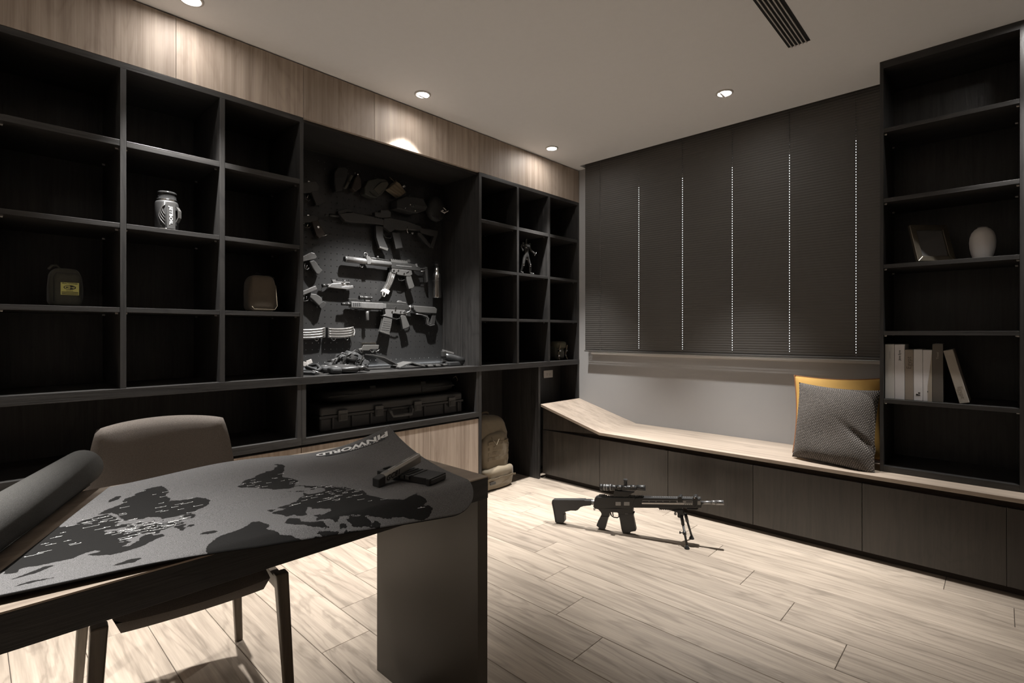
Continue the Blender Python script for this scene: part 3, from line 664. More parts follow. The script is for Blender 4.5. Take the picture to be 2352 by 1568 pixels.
# city marks
rnd=random.Random(3); CIT=[]
def inland(lo,la):
    c=False; x,y=lo,la
    for poly in LAND[:6]:
        for k in range(len(poly)):
            (ax,ay),(bx_,by)=poly[k],poly[(k+1)%len(poly)]
            if (ay>y)!=(by>y) and x<(bx_-ax)*(y-ay)/(by-ay)+ax: c=not c
    return c
for (x0,x1,y0,y1,n) in ((-10,30,36,58,74),(-125,-68,25,50,34),(-80,-36,-36,8,22),(-16,48,-34,34,24),(-110,-78,10,24,12),(32,90,15,60,44),(90,130,22,60,8),(35,60,14,40,10),(-160,-100,52,66,5)):
    k=0
    while k<n:
        lo,la=rnd.uniform(x0,x1),rnd.uniform(y0,y1); k+=.25
        if inland(lo,la): CIT.append((lo,la)); k+=.75
m=MB()
for lo,la in CIT:
    x,y=geo(lo,la); s,tv=st_of(x,y)
    if not(.015<s<.97 and .02<tv<.97): continue
    ln=rnd.uniform(.0042,.0098)/LS; hw=.00055/LT
    m.add([matpt(s+a*ln,tv+b*hw,MTH+.0004) for a,b in ((-1,-1),(1,-1),(1,1),(-1,1))],[(0,1,2,3)])
    q=rnd.choice((-1,1,0))*ln; d=.0011
    m.add([matpt(s+q+a*d/LS,tv+.0016/LT+b*d/LT,MTH+.0004) for a,b in ((-1,-1),(1,-1),(1,1),(-1,1))],[(0,1,2,3)])
m.build('city_marks',INKW,t,fix=False,kind='stuff')
# title label along the far edge
m=MB(); LB=(.735,.962,.895,.963)     # s0,s1,t0,t1
m.grid(lambda u,v: matpt(LB[0]+(LB[1]-LB[0])*u, LB[2]+(LB[3]-LB[2])*v, MTH+.0012),24,3)
m.build('title_label',INKD,t,fix=False)
def lab(cx,ct,sx,sy): return lambda x,y: matpt(cx-x*sx/LS, ct-y*sy/LT*-1*-1, MTH+.0020)
text('title_text','PINWORLD',INKW,t,lambda x,y: matpt(.8485-x*.0455/LS, .9365-y*.040/LT, MTH+.0020),bold=.045,shear=.25,spacing=1.05)
text('maker_text','BY PALOMAR',INKW,t,lambda x,y: matpt(.885-x*.0165/LS, .9045-y*.014/LT, MTH+.0020),shear=.25)
# roll
ra=Vector((.893,.232)); rb=Vector((1.59,-.071)); dirv=(rb-ra).normalized(); nrm=Vector((-dirv.y,dirv.x))   # nrm points to +x+y side
if nrm.y<0: nrm=-nrm
m=MB(); turns=3.2; ns=90; R0=.047
sp=[]
for k in range(ns+1):
    a=k/ns*turns*2*math.pi; r=R0-(.0052*a/(2*math.pi)); ang=-math.pi/2+.35-a
    sp.append((r*math.cos(ang),R0+.0005+r*math.sin(ang),r))
cen=R0+.0005
ring=[(c,h) for c,h,r in sp]+[((c)*(r-.0035)/r,cen+(h-cen)*(r-.0035)/r) for c,h,r in sp][::-1]
def rp(base,c,h): q=base-nrm*.040+nrm*c; return Vector((q.x,q.y,MATZ+h))
nn=len(ring); vs=[rp(ra,c,h) for c,h in ring]+[rp(rb,c,h) for c,h in ring]
fs=[(k,(k+1)%nn,nn+(k+1)%nn,nn+k) for k in range(nn)]
for k in range(ns): fs+= [(k,k+1,nn-2-k,nn-1-k),(nn+k+1,nn+k,nn+nn-1-k,nn+nn-2-k)]
m.add(vs,fs,True); m.build('map_roll',FELTP,t)
# ================================================================== chair
CHC=(.80,.425); CHR=-.085
t=thing('upholstered_chair','dark brown felt upholstered chair with wooden legs tucked under the desk','chair',(CHC[0],CHC[1],0),CHR)
def cw(x,y,z):     # chair local: x forward, y sideways
    c,s=math.cos(CHR),math.sin(CHR); return Vector((CHC[0]+x*c-y*s, CHC[1]+x*s+y*c, z))
CHF=plain('chair_felt',(.175,.150,.13),.9,var=.45,vscale=500,bump=.4,bscale=800,spec=.15,sheen=.15)
CHW=wood('chair_leg_wood',(.10,.078,.056),(.20,.155,.115),'Z',.38,fine=200,coarse=9,bump=.1)
# backrest shell
def superq(u,e): return math.copysign(abs(u)**e,u)
BW,BH=.205,.195
def shell(side):
    def f(u,v):
        a=2*u-1; b=2*v-1
        r=max(abs(a),abs(b)); 
        # map the square to a rounded rectangle
        rr=.36
        aa=a*math.sqrt(1-rr*b*b*.5*abs(a)**3); bb=b*math.sqrt(1-rr*a*a*.5*abs(b)**3)
        wid=BW*(1-.06*bb)
        y=wid*aa; z=.622+BH*bb
        x=-.290-.055*(bb*.5+.5)+.050*aa*aa
        ed=max(0,1-max(abs(a),abs(b))**6); th=.017*math.sqrt(ed)
        return cw(x+side*th,y,z)
    return f
m=MB(); m.grid(shell(1),24,24); m.grid(shell(-1),24,24); bk=m.build('backrest',CHF,t)
# seat cushion
def seat(side):
    def f(u,v):
        a=2*u-1;b=2*v-1
        aa=a*math.sqrt(1-.3*b*b*.5*abs(a)**3); bb=b*math.sqrt(1-.3*a*a*.5*abs(b)**3)
        ed=math.sqrt(max(0,1-max(abs(a),abs(b))**14))
        return cw(.0+.275*bb,.183*aa,.428+side*.038*ed)
    return f
m=MB(); m.grid(seat(1),20,20); m.grid(seat(-1),20,20); m.build('seat',CHF,t)
m=MB(); m.tube([cw(-.245,-.1,.46),cw(-.285,-.1,.52),cw(-.30,-.1,.58)],.014); m.tube([cw(-.245,.1,.46),cw(-.285,.1,.52),cw(-.30,.1,.58)],.014); m.build('back_support',CHW,t)
for sx,sy in ((1,1),(1,-1),(-1,1),(-1,-1)):
    topx,boty=.225*sx,.020
    a=cw(.250*sx,.198*sy,.435); b=cw(.262*sx+ (.0 if sx>0 else -.02),.222*sy,0.0)
    m=MB(); hw=.0165; tp=.0115
    ex=cw(1,0,0)-cw(0,0,0); ey=cw(0,1,0)-cw(0,0,0)
    vs=[a+ex*i*hw+ey*j*hw for i,j in ((-1,-1),(1,-1),(1,1),(-1,1))]+[b+ex*i*tp+ey*j*tp for i,j in ((-1,-1),(1,-1),(1,1),(-1,1))]
    m.add(vs,[(0,1,2,3)[::-1],(4,5,6,7)]+[(k,(k+1)%4,4+(k+1)%4,4+k) for k in range(4)]); m.build('leg',CHW,t,bevel=.004)
for sy in (1,-1):
    a=cw(.245,.196*sy,.405); b=cw(-.245,.196*sy,.405); m=MB(); m.obox((a+b)/2,(b-a)/2,(cw(0,.011,0)-cw(0,0,0)),(0,0,.018)); m.build('side_rail',CHW,t,bevel=.003)
# ================================================================== magazines on the map
def lay(name,label,p0,p1,width,h0,h1,mat,cat):
    """bar-shaped thing lying from p0 to p1 (xy); returns frame"""
    d=(Vector(p1)-Vector(p0)); L_=d.length; d.normalize(); n=Vector((-d.y,d.x))
    t=thing(name,label,cat,(p0[0],p0[1],h0))
    def W(a,b,z): q=Vector(p0)+d*a+n*b; return Vector((q.x,q.y,z))
    return t,W,L_
zb=MATZ+MTH+.0024
t,W,Lm=lay('rifle_magazine','black ribbed polymer rifle magazine lying on the felt map',(1.336,.764),(1.498,.811),.06,zb,0,POLY,'magazine')
m=MB(); hw=.033; th=.017
prof=[(0,-hw),(.02,-hw-.001),(Lm*.5,-hw+.004),(Lm-.012,-hw+.002),(Lm-.010,-hw-.003),(Lm,-hw-.003),(Lm,hw+.003),(Lm-.010,hw+.003),(Lm-.012,hw),(Lm*.5,hw+.004),(.02,hw),(0,hw)]
m.prism([W(a,b,zb) for a,b in prof],(0,0,th)); m.build('magazine_body',POLY,t,bevel=.002)
for k in range(5):
    a=.055+.014*k; m=MB(); m.obox(W(a,0,zb+th+.0005),(W(.003,0,0)-W(0,0,0)),(W(0,hw*.92,0)-W(0,0,0)),(0,0,.0012)); m.build('rib',POLY,t)
for k in range(4):
    a=.052+.016*k; m=MB(); m.obox(W(a,-hw-.0005,zb+th-.005),(W(.0055,0,0)-W(0,0,0)),(W(0,.0025,0)-W(0,0,0)),(0,0,.0045)); m.build('side_rib',POLYG,t)
m=MB(); m.obox(W(Lm+.001,0,zb+th*.5),(W(.003,0,0)-W(0,0,0)),(W(0,hw*.9,0)-W(0,0,0)),(0,0,th*.28)); m.build('floor_plate',POLYG,t)
m=MB(); m.tube([W(.004,-.012,zb+th),W(.02,-.006,zb+th+.006),W(.05,.0,zb+th+.004)],.003); m.build('feed_lip',POLY,t)
t,W,Lm=lay('pistol_magazine','silver steel pistol magazine lying across the black rifle magazine',(1.416,.688),(1.406,.818),.03,zb,0,GUNL,'magazine')
rise=.030; za=zb+.001
def Q(a,b,h): return W(a,b,0)+Vector((0,0,za+h+max(0,a-.0)*.26))
m=MB(); hw=.0125; th=.023
sec=[(-hw,0),(hw,0),(hw,th*.75),(hw*.55,th),(-hw*.55,th),(-hw,th*.75)]
vs=[Q(.016,b,h) for b,h in sec]+[Q(Lm,b,h) for b,h in sec]; n=len(sec)
m.add(vs,[tuple(range(n))[::-1],tuple(range(n,2*n))]+[(k,(k+1)%n,n+(k+1)%n,n+k) for k in range(n)]); m.build('magazine_body',plain('brushed_steel',(.42,.41,.39),.30,.9,var=.1,vscale=60),t,bevel=.0012)
m=MB(); sec2=[(-hw*1.12,-.002),(hw*1.12,-.002),(hw*1.12,th*.9),(-hw*1.12,th*.9)]
vs=[Q(-.004,b*.92,h*.9) for b,h in sec2]+[Q(.016,b,h) for b,h in sec2]; m.add(vs,[(3,2,1,0),(4,5,6,7)]+[(k,(k+1)%4,4+(k+1)%4,4+k) for k in range(4)]); m.build('base_pad',POLY,t,bevel=.002)
for k in (.045,.09): m=MB(); m.obox((Q(k,0,th+.0003)),(Q(k+.011,0,0)-Q(k,0,0)),(W(0,.0007,0)-W(0,0,0)),(0,0,.0004)); m.build('witness_line',INKW,t)
sgn=1 if (W(0,1,0)-W(0,0,0)).dot(CAM-W(0,0,0))>0 else -1
text('side_text','GC81',INKD,t,lambda x,y: Q(.040+x*.0165,sgn*(hw+.0006),th*.42+y*.0175),bold=.03,shear=.15,spacing=1.1)
# ================================================================== tracing helpers
def crop(ox,oy,sc): return lambda p:(ox+p[0]/sc, oy+p[1]/sc)
CA=crop(690,560,9.8); CB=crop(850,640,9.8); CC=crop(780,560,9.8); CD=crop(690,720,9.8); CE=crop(850,770,11.2); CG=crop(690,360,7.84); C1=crop(690,340,5.6); CK=crop(860,360,9.8)
class Wall:
    """shapes on the perforated board: outline (crop px) -> y,z at distance x, with real thickness"""
    def __init__(s,x): s.x=x
    def P(s,cr,p,dx=0.0):
        q=cr(p); v=onx(q[0],q[1],s.x); return Vector((s.x+dx,v.y,v.z))
    def prism(s,m,cr,pts,x0,x1):
        return m.prism([s.P(cr,p,x0) for p in pts],(x1-x0,0,0))
    def cyl(s,m,cr,p0,p1,r,r1=None,dx=0,n=16): return m.cyl(s.P(cr,p0,dx),s.P(cr,p1,dx),r,r1,n)
    def tube(s,m,cr,pts,r,dx=0,n=7,closed=False): return m.tube([s.P(cr,p,dx) for p in pts],r,n,closed)
HOOKM=METAL
def hook(parent,W,cr,p,dx=0.0):
    """short chrome peg hook reaching back to the board"""
    a=W.P(cr,p,dx); m=MB(); m.tube([Vector((PX+.001,a.y,a.z)),Vector((a.x,a.y,a.z-.002)),Vector((a.x+.006,a.y,a.z+.006))],.0017,6); m.build('peg_hook',HOOKM,parent)
def ringhook(parent,W,cr,p,r,dx=0.0):
    c=W.P(cr,p,dx); m=MB(); m.tube([c+Vector((.0,r*math.cos(a),r*math.sin(a))) for a in [math.pi*(1+k/10) for k in range(11)]],.0013,6)
    m.tube([Vector((PX+.001,c.y-r,c.z)),c+Vector((0,-r,0))],.0013,6); m.tube([Vector((PX+.001,c.y+r,c.z)),c+Vector((0,r,0))],.0013,6); m.build('peg_hook',HOOKM,parent)
def wthing(name,label,cat,W,cr,p,group=None):
    q=W.P(cr,p); return thing(name,label,cat,tuple(q),0,group)
GW='replica weapons hung on the perforated board'
# ================================================================== suppressed submachine gun (third row)
W=Wall(-.350)
t=wthing('submachine_gun','black replica submachine gun with thick grey barrel tube and curved magazine on the board','replica gun',W,CC,(1300,620))
m=MB(); W.cyl(m,CC,(140,343),(1140,462),.0185,n=28); W.cyl(m,CC,(120,340),(142,343),.0168,.0185,n=28); m.build('barrel_tube',GUNL,t)
m=MB(); W.cyl(m,CC,(104,338),(122,340),.0145,n=20); m.build('muzzle_hole',RUBB,t)
m=MB(); c=W.P(CC,(590,240)); m.tube([c+Vector((0,.012*math.cos(a),.012*math.sin(a))) for a in [2*math.pi*k/16 for k in range(16)]],.0026,6,True)
W.prism(m,CC,[(560,275),(640,290),(690,375),(660,455),(590,460),(575,350)],-.020,.020); m.build('front_sight',GUNL,t,bevel=.001)
m=MB(); W.tube(m,CC,[(680,320),(830,335),(1120,380)],.006,dx=0); m.build('cocking_tube',GUN,t)
m=MB(); c=W.P(CC,(850,300)); m.ell(c+Vector((.006,0,0)),.006,.008,.008); W.tube(m,CC,[(850,310),(850,360)],.004,dx=.006); m.build('cocking_handle',GUN,t)
m=MB(); W.prism(m,CC,[(1130,400),(1330,430),(1520,440),(1690,470),(1800,560),(1790,610),(1300,560),(1140,545)],-.017,.017); m.build('receiver',GUN,t,bevel=.002)
m=MB(); W.prism(m,CC,[(1130,352),(1510,398),(1512,440),(1330,432),(1140,405)],-.011,.011)
for k in range(9):
    x=1140+k*42; W.prism(m,CC,[(x,338+k*5),(x+22,341+k*5),(x+22,362+k*5),(x,359+k*5)],-.010,.010)
m.build('top_rail',POLYG,t)
m=MB(); W.prism(m,CC,[(1500,360),(1560,352),(1585,400),(1570,425),(1505,420)],-.009,.009); m.build('rear_sight',GUN,t,bevel=.001)
m=MB(); W.prism(m,CC,[(1240,480),(1590,510),(1590,530),(1240,502)],-.0185,.0185); W.prism(m,CC,[(1660,455),(1705,450),(1725,520),(1690,525)],-.019,.019); m.build('receiver_rib',GUNL,t)
m=MB(); W.prism(m,CC,[(1150,555),(1300,565),(1590,600),(1610,690),(1560,725),(1470,725),(1300,700),(1145,640)],-.015,.015); m.build('trigger_housing',POLYG,t,bevel=.002)
m=MB(); W.prism(m,CC,[(1125,640),(1240,665),(1228,720),(1205,800),(1160,910),(1085,1055),(985,1010),(1050,890),(1090,770)],-.0115,.0115); mg=m.build('magazine',STEELM,t,bevel=.002)
m=MB()
for dx in (.0118,):
    W.tube(m,CC,[(1165,690),(1150,790),(1105,900),(1040,1030)],.0018,dx=dx); W.tube(m,CC,[(1205,700),(1185,790),(1140,905),(1070,1040)],.0018,dx=dx)
m.build('magazine_rib',METAL,mg)
m=MB(); W.prism(m,CC,[(998,1003),(1110,1062),(1070,1140),(942,1068)],-.014,.014); m.build('magazine_sleeve',WHITE,t,bevel=.002)
m=MB(); W.tube(m,CC,[(950,1085),(945,1140),(955,1180),(985,1188),(1005,1150),(1015,1085)],.0022,dx=.012); m.build('pull_loop',WHITE,t)
m=MB(); W.tube(m,CC,[(1310,740),(1330,815),(1400,832),(1475,798)],.0022,n=6); W.tube(m,CC,[(1405,765),(1385,810)],.002); m.build('trigger_guard',GUN,t)
m=MB(); W.prism(m,CC,[(1470,725),(1590,720),(1610,790),(1665,955),(1630,1000),(1540,1022),(1500,880)],-.013,.013); m.build('grip',POLYG,t,bevel=.004)
m=MB(); W.prism(m,CC,[(1350,588),(1535,604),(1535,620),(1350,604)],-.0155,.0155); m.build('bolt_rail',GUNL,t)
m=MB(); W.prism(m,CC,[(1460,655),(1530,612),(1530,640),(1480,670)],-.016,.016); m.build('selector_lever',METAL,t)
for c in ((1190,600),(1250,650),(1420,670),(1290,600)): m=MB(); a=W.P(CC,c,.015); m.cyl(a,a+Vector((.003,0,0)),.0055,n=12); m.build('pivot_pin',METAL,t)
m=MB(); W.tube(m,CC,[(1790,560),(1870,560),(1945,545)],.004,dx=.012); W.tube(m,CC,[(1790,560),(1870,560),(1945,545)],.004,dx=-.012); W.prism(m,CC,[(1900,520),(1955,530),(1965,850),(1935,870),(1905,640)],-.014,.014); m.build('stock',POLY,t,bevel=.002)
m=MB(); W.tube(m,CC,[(1800,620),(1870,618),(1895,590)],.002,dx=.014); m.build('sling_loop',METAL,t)
ringhook(t,W,CC,(490,500),.009,.004); hook(t,W,CC,(1690,620),.0)
# ================================================================== short carbine (fourth row)
W=Wall(-.352)
t=wthing('carbine','grey worn replica carbine with top flashlight and black stock on the board','replica gun',W,CB,(400,700))
m=MB(); W.cyl(m,CA,(925,1352),(1040,1352),.0085,n=14); W.cyl(m,CA,(1040,1352),(1120,1354),.0105,n=14)
for k in range(3): W.cyl(m,CA,(955+k*32,1352),(965+k*32,1352),.0100,n=14)
m.build('muzzle_brake',GUN,t)
m=MB(); W.prism(m,CA,[(1115,1300),(1345,1308),(1345,1442),(1115,1432)],-.019,.019); m.build('handguard_front',GUNL,t,bevel=.003)
for k in range(4):
    x=1150+k*45; m=MB(); W.prism(m,CA,[(x,1330),(x+26,1331),(x+26,1410),(x,1409)],.0191,.0198); m.build('vent_slot',RUBB,t)
m=MB(); W.prism(m,CA,[(1345,1312),(1835,1335),(1835,1470),(1345,1448)],-.017,.017); m.build('handguard',GUNL,t,bevel=.004)
m=MB(); W.prism(m,CA,[(1345,1296),(1835,1318),(1835,1336),(1345,1314)],-.0105,.0105)
for k in range(26):
    x=1350+k*19.5; y=1286+k*.86; W.prism(m,CA,[(x,y),(x+10,y+.4),(x+10,y+14),(x,y+13)],-.010,.010)
for k in range(26):
    x=1130+k*28; y=1450+k*.9; W.prism(m,CA,[(x,y),(x+14,y),(x+14,y+16),(x,y+16)],-.009,.009)
m.build('rail_teeth',GUN,t)
m=MB(); W.prism(m,CA,[(1075,1245),(1110,1222),(1250,1232),(1310,1285),(1090,1270)],-.010,.010); m.build('folded_front_sight',GUN,t,bevel=.001)
fl_=m=MB(); W.cyl(m,CA,(1312,1208),(1360,1210),.0125,.0125,dx=.006,n=18); W.cyl(m,CA,(1360,1210),(1400,1211),.0125,.0095,dx=.006,n=18); W.cyl(m,CA,(1400,1211),(1570,1216),.0095,dx=.006,n=18); W.cyl(m,CA,(1570,1216),(1600,1217),.008,dx=.006,n=14); fo=m.build('weapon_flashlight',GUN,t)
m=MB(); W.prism(m,CA,[(1440,1245),(1560,1250),(1540,1290),(1450,1288)],-.006,.010); m.build('flashlight_mount',GUNL,t)
m=MB(); W.prism(m,CB,[(250,555),(330,560),(330,665),(255,670)],-.0185,.0185); m.build('barrel_nut',GUNL,t,bevel=.002)
m=MB(); W.prism(m,CB,[(325,555),(640,565),(800,580),(845,605),(858,690),(760,700),(310,680)],-.016,.016); m.build('upper_receiver',GUN,t,bevel=.003)
m=MB(); W.prism(m,CB,[(20,500),(330,512),(640,528),(820,548),(820,575),(640,558),(330,545),(20,532)],-.010,.010)
for k in range(30):
    x=30+k*19; y=494+k*1.2; W.prism(m,CB,[(x,y),(x+10,y+.5),(x+10,y+13),(x,y+12)],-.010,.010)
m.build('top_rail',GUN,t)
m=MB(); W.prism(m,CB,[(605,528),(640,488),(690,500),(710,520),(790,524),(795,548),(610,545)],-.009,.009); m.build('rear_sight',GUNL,t,bevel=.001)
m=MB(); W.prism(m,CB,[(305,675),(760,695),(770,745),(760,800),(660,800),(520,780),(480,790),(478,890),(270,832),(325,800)],-.0145,.0145); m.build('lower_receiver',GUNL,t,bevel=.002)
for c in ((545,650),(465,740),(540,700),(655,740),(735,748)): m=MB(); a=W.P(CB,c,.0145); m.cyl(a,a+Vector((.004,0,0)),.0045,n=12); m.build('control_pin',METAL,t)
m=MB(); W.tube(m,CB,[(262,825),(380,855),(480,885),(575,912),(650,885)],.0028,dx=.012); W.tube(m,CB,[(262,825),(380,855),(480,885),(575,912),(650,885)],.0028,dx=-.012); W.tube(m,CB,[(575,820),(590,880)],.0025); m.build('trigger_guard',GUN,t)
m=MB(); W.prism(m,CB,[(285,862),(478,905),(455,1060),(410,1262),(205,1192),(250,1020)],-.012,.012); mg=m.build('magazine',POLYG,t,bevel=.002)
for k in range(5):
    y=940+k*48; m=MB(); W.prism(m,CB,[(290-k*13,y),(440-k*8,y+18),(438-k*8,y+28),(288-k*13,y+10)],.0121,.0132); m.build('rib',GUNL,mg)
m=MB(); W.prism(m,CB,[(215,1165),(425,1235),(412,1262),(207,1192)],-.0135,.0135); m.build('floor_plate',STEELM,mg,bevel=.001)
m=MB(); W.prism(m,CB,[(660,835),(700,810),(775,830),(800,880),(872,1062),(840,1100),(722,1140),(690,960)],-.0125,.0125); m.build('grip',POLYG,t,bevel=.004)
m=MB(); W.cyl(m,CB,(848,640),(985,655),.0125,n=18); m.build('buffer_tube',GUN,t)
m=MB(); W.prism(m,CB,[(945,602),(1430,640),(1470,672),(1475,700),(1462,790),(1090,770),(1010,760),(960,700)],-.019,.019); m.build('stock',POLYG,t,bevel=.005)
m=MB(); W.prism(m,CB,[(1380,780),(1470,780),(1432,1035),(1320,1056),(1262,1025),(1245,880),(1150,815),(1050,792),(1010,760),(1180,775),(1280,830),(1300,890),(1310,1000),(1345,1010)],-.012,.012); m.build('stock_lower',POLY,t,bevel=.003)
m=MB(); W.tube(m,CB,[(1010,790),(1150,812),(1240,850),(1300,890),(1265,1020),(1320,1056),(1432,1035)],.0022,dx=.0125); m.build('stock_edge',GUNL,t)
m=MB(); W.tube(m,CB,[(885,690),(850,740),(790,760),(780,800),(820,825)],.0026,dx=.016); W.tube(m,CB,[(870,600),(880,690),(865,740)],.003,dx=.015); m.build('sling_plate',METAL,t)
m=MB(); W.prism(m,CA,[(1455,1470),(1585,1475),(1570,1500),(1470,1498)],-.008,.008); m.lathe([(.0,-.062),(.0105,-.062),(.0125,-.058),(.0110,-.020),(.012,-.004),(.0,-.002)],W.P(CA,(1500,1500)),18); m.build('vertical_grip',POLYG,t)
hook(t,W,CB,(760,780),.0); hook(t,W,CA,(1440,1480),.0)
# ================================================================== dark rifle in the shadow (second row)
W=Wall(-.352)
t=wthing('rifle','black replica rifle with box sight and pale magazine foot in the niche shadow','replica gun',W,CG,(1500,1200))
m=MB(); W.cyl(m,CG,(440,1050),(520,1052),.004,n=12); W.cyl(m,CG,(520,1052),(690,1068),.0085,n=14); m.build('barrel',GUN,t)
m=MB(); W.prism(m,CG,[(660,985),(810,938),(900,965),(930,1010),(820,1000),(760,1020),(660,1030)],-.012,.012); m.build('front_sight',POLY,t,bevel=.002)
m=MB(); W.prism(m,CG,[(660,1030),(930,1010),(1200,1065),(1480,1135),(1480,1240),(1200,1205),(930,1190),(780,1165)],-.018,.018); m.build('handguard',GUN,t,bevel=.004)
m=MB()
for k in range(22): x=930+k*45; y=1000+k*9.4; W.prism(m,CG,[(x,y),(x+24,y+5),(x+24,y+20),(x,y+15)],-.010,.010)
m.build('rail_teeth',GUN,t)
m=MB(); W.prism(m,CG,[(1310,1000),(1420,1010),(1420,960),(1560,965),(1612,1000),(1605,1100),(1430,1105),(1320,1075)],-.017,.017); m.build('box_sight',GUN,t,bevel=.004)
m=MB(); W.prism(m,C1,[(1060,905),(1160,905),(1380,950),(1540,1015),(1540,1050),(1390,1048),(1310,1062),(1200,1050),(1150,1085),(1050,1020)],-.016,.016); m.build('receiver',GUN,t,bevel=.003)
m=MB(); W.prism(m,C1,[(955,1000),(1052,1010),(1052,1140),(1115,1290),(1105,1322),(1005,1282),(965,1150)],-.012,.012); mg=m.build('magazine',POLY,t,bevel=.002)
m=MB(); W.prism(m,C1,[(1012,1268),(1118,1292),(1106,1324),(1004,1284)],-.0135,.0135); m.build('floor_plate',STEELM,mg,bevel=.001)
m=MB(); W.prism(m,C1,[(1165,1085),(1260,1090),(1280,1170),(1305,1285),(1215,1300),(1190,1180)],-.0125,.0125); m.build('grip',POLY,t,bevel=.003)
m=MB(); W.tube(m,C1,[(1060,1090),(1090,1150),(1160,1160),(1180,1120)],.002); m.build('trigger_guard',GUN,t)
m=MB(); W.cyl(m,C1,(1380,1030),(1560,1055),.0125,n=14); m.build('buffer_tube',GUN,t)
m=MB(); W.prism(m,C1,[(1525,1025),(1755,1062),(1748,1130),(1695,1290),(1655,1262),(1700,1135),(1600,1110),(1540,1095),(1520,1070)],-.015,.015); m.build('stock',POLY,t,bevel=.004)
m=MB(); W.prism(m,C1,[(1500,1085),(1540,1092),(1680,1255),(1660,1285),(1500,1115)],-.008,.008); m.build('stock_strut',POLY,t,bevel=.002)
m=MB(); W.tube(m,C1,[(1360,1015),(1352,1060),(1365,1100)],.0025,dx=.017); m.cyl(W.P(C1,(1430,1100),.01),W.P(C1,(1430,1100),.016),.006); m.build('sling_loop',METAL,t)
hook(t,W,C1,(750,935)); hook(t,W,C1,(1430,1095))
# ================================================================== four pistols at the left edge of the board
def pistol(label,cr,slide,grip,guard,light=None,mats=(GUN,POLY),mag=None):
    W=Wall(-.362); t=wthing('pistol',label,'replica gun',W,cr,slide[0],'replica pistols on the perforated board')
    m=MB(); W.prism(m,cr,slide,-.0125,.0125); m.build('slide',mats[0],t,bevel=.002)
    m=MB(); W.prism(m,cr,grip,-.014,.014); m.build('grip',mats[1],t,bevel=.004)
    m=MB(); W.tube(m,cr,guard,.0028); m.build('trigger_guard',mats[1],t)
    k=len(guard)//2; m=MB(); W.tube(m,cr,[((guard[0][0]+guard[-1][0])/2,(guard[0][1]+guard[-1][1])/2-10),((guard[k][0]*.6+guard[0][0]*.4),(guard[k][1]*.6+guard[0][1]*.4))],.002); m.build('trigger',METAL,t)
    if mag: m=MB(); W.prism(m,cr,mag,-.0145,.0145); m.build('magazine_base',POLY,t,bevel=.002)
    s0=slide
    m=MB(); c=W.P(cr,((slide[1][0]*.8+slide[0][0]*.2),(slide[1][1]*.8+slide[0][1]*.2))); m.box(c.x-.004,c.x+.004,c.y-.006,c.y+.006,c.z,c.z+.006); m.build('rear_sight',METAL,t)
    for q in (.25,.5): 
        m=MB(); c=W.P(cr,(slide[1][0]*(1-q)+slide[2][0]*q-8,slide[1][1]*(1-q)+slide[2][1]*q)); 
    hook(t,W,cr,guard[0]); return t,W
pistol('black replica pistol hanging highest of the four beside the niche side',C1,[(-230,470),(190,430),(232,500),(215,570),(-230,600)],[(120,560),(215,555),(255,610),(320,700),(235,735),(190,740),(150,640)],[(60,580),(55,640),(100,680),(150,640)])
med,_=pistol('black replica pistol with a round silver grip medallion',C1,[(-230,890),(180,868),(215,885),(215,950),(-230,975)],[(130,940),(215,930),(270,1040),(312,1110),(230,1165),(190,1120)],[(45,975),(60,1020),(110,1025),(150,985)],mats=(GUN,plain('dark_walnut_grip',(.03,.022,.016),.5)))
W=Wall(-.362)
a=W.P(C1,(215,1020),.0142); m=MB(); m.cyl(a,a+Vector((.0012,0,0)),.0065,n=16); m.build('grip_medallion',METAL,med)
a=W.P(C1,(310,1105)); m=MB(); m.tube([W.P(C1,(235,1140),.0),W.P(C1,(310,1125),.004),W.P(C1,(385,1100),.004)],.0017); m.build('lanyard_hook',METAL,med)
pistol('grey replica pistol with a stepped grip above the small weapon light',CA,[(-320,400),(70,270),(220,195),(300,215),(350,295),(330,330),(80,390),(-320,520)],[(180,400),(280,370),(340,420),(420,540),(480,600),(400,690),(340,680),(250,540)],[(90,470),(95,560),(160,580),(215,510)],mats=(GUNL,POLYG))
pistol('grey replica pistol with a square slide hanging lowest of the four',CA,[(-320,1180),(80,1045),(325,942),(362,1022),(80,1140),(-320,1290)],[(215,1120),(330,1130),(430,1190),(470,1240),(470,1330),(400,1400),(300,1300),(190,1200)],[(80,1180),(70,1290),(170,1275),(205,1200)],mats=(GUNL,POLYG),mag=[(420,1340),(490,1285),(560,1330),(540,1400),(450,1470),(400,1410)])
# ================================================================== small weapon light / laser device
W=Wall(-.365)
t=wthing('laser_device','small silver rail mounted laser device on two pegs','device',W,CA,(820,950))
m=MB(); W.prism(m,CA,[(690,890),(900,880),(910,960),(1165,935),(1170,1000),(1020,1025),(760,1000),(600,975),(610,950)],-.014,.014); m.build('body',GUNL,t,bevel=.003)
m=MB(); W.cyl(m,CA,(910,905),(1090,925),.0095,n=16); m.build('battery_tube',METAL,t)
m=MB(); W.cyl(m,CA,(490,940),(560,935),.010,.010,n=14); W.cyl(m,CA,(560,935),(700,915),.007,n=14); m.build('lens_end',GUN,t)
m=MB(); W.prism(m,CA,[(700,810),(770,815),(800,850),(1100,860),(1100,885),(720,880)],-.010,.010); m.build('rail_clamp',GUNL,t,bevel=.001)
m=MB(); W.tube(m,CA,[(960,870),(990,810)],.002,dx=.01); m.build('lever',METAL,t)
m=MB(); W.tube(m,CA,[(490,960),(470,1030),(480,1060)],.0018,dx=.0); m.build('switch_wire',RUBB,t)
hook(t,W,CA,(640,985)); hook(t,W,CA,(1040,1020))
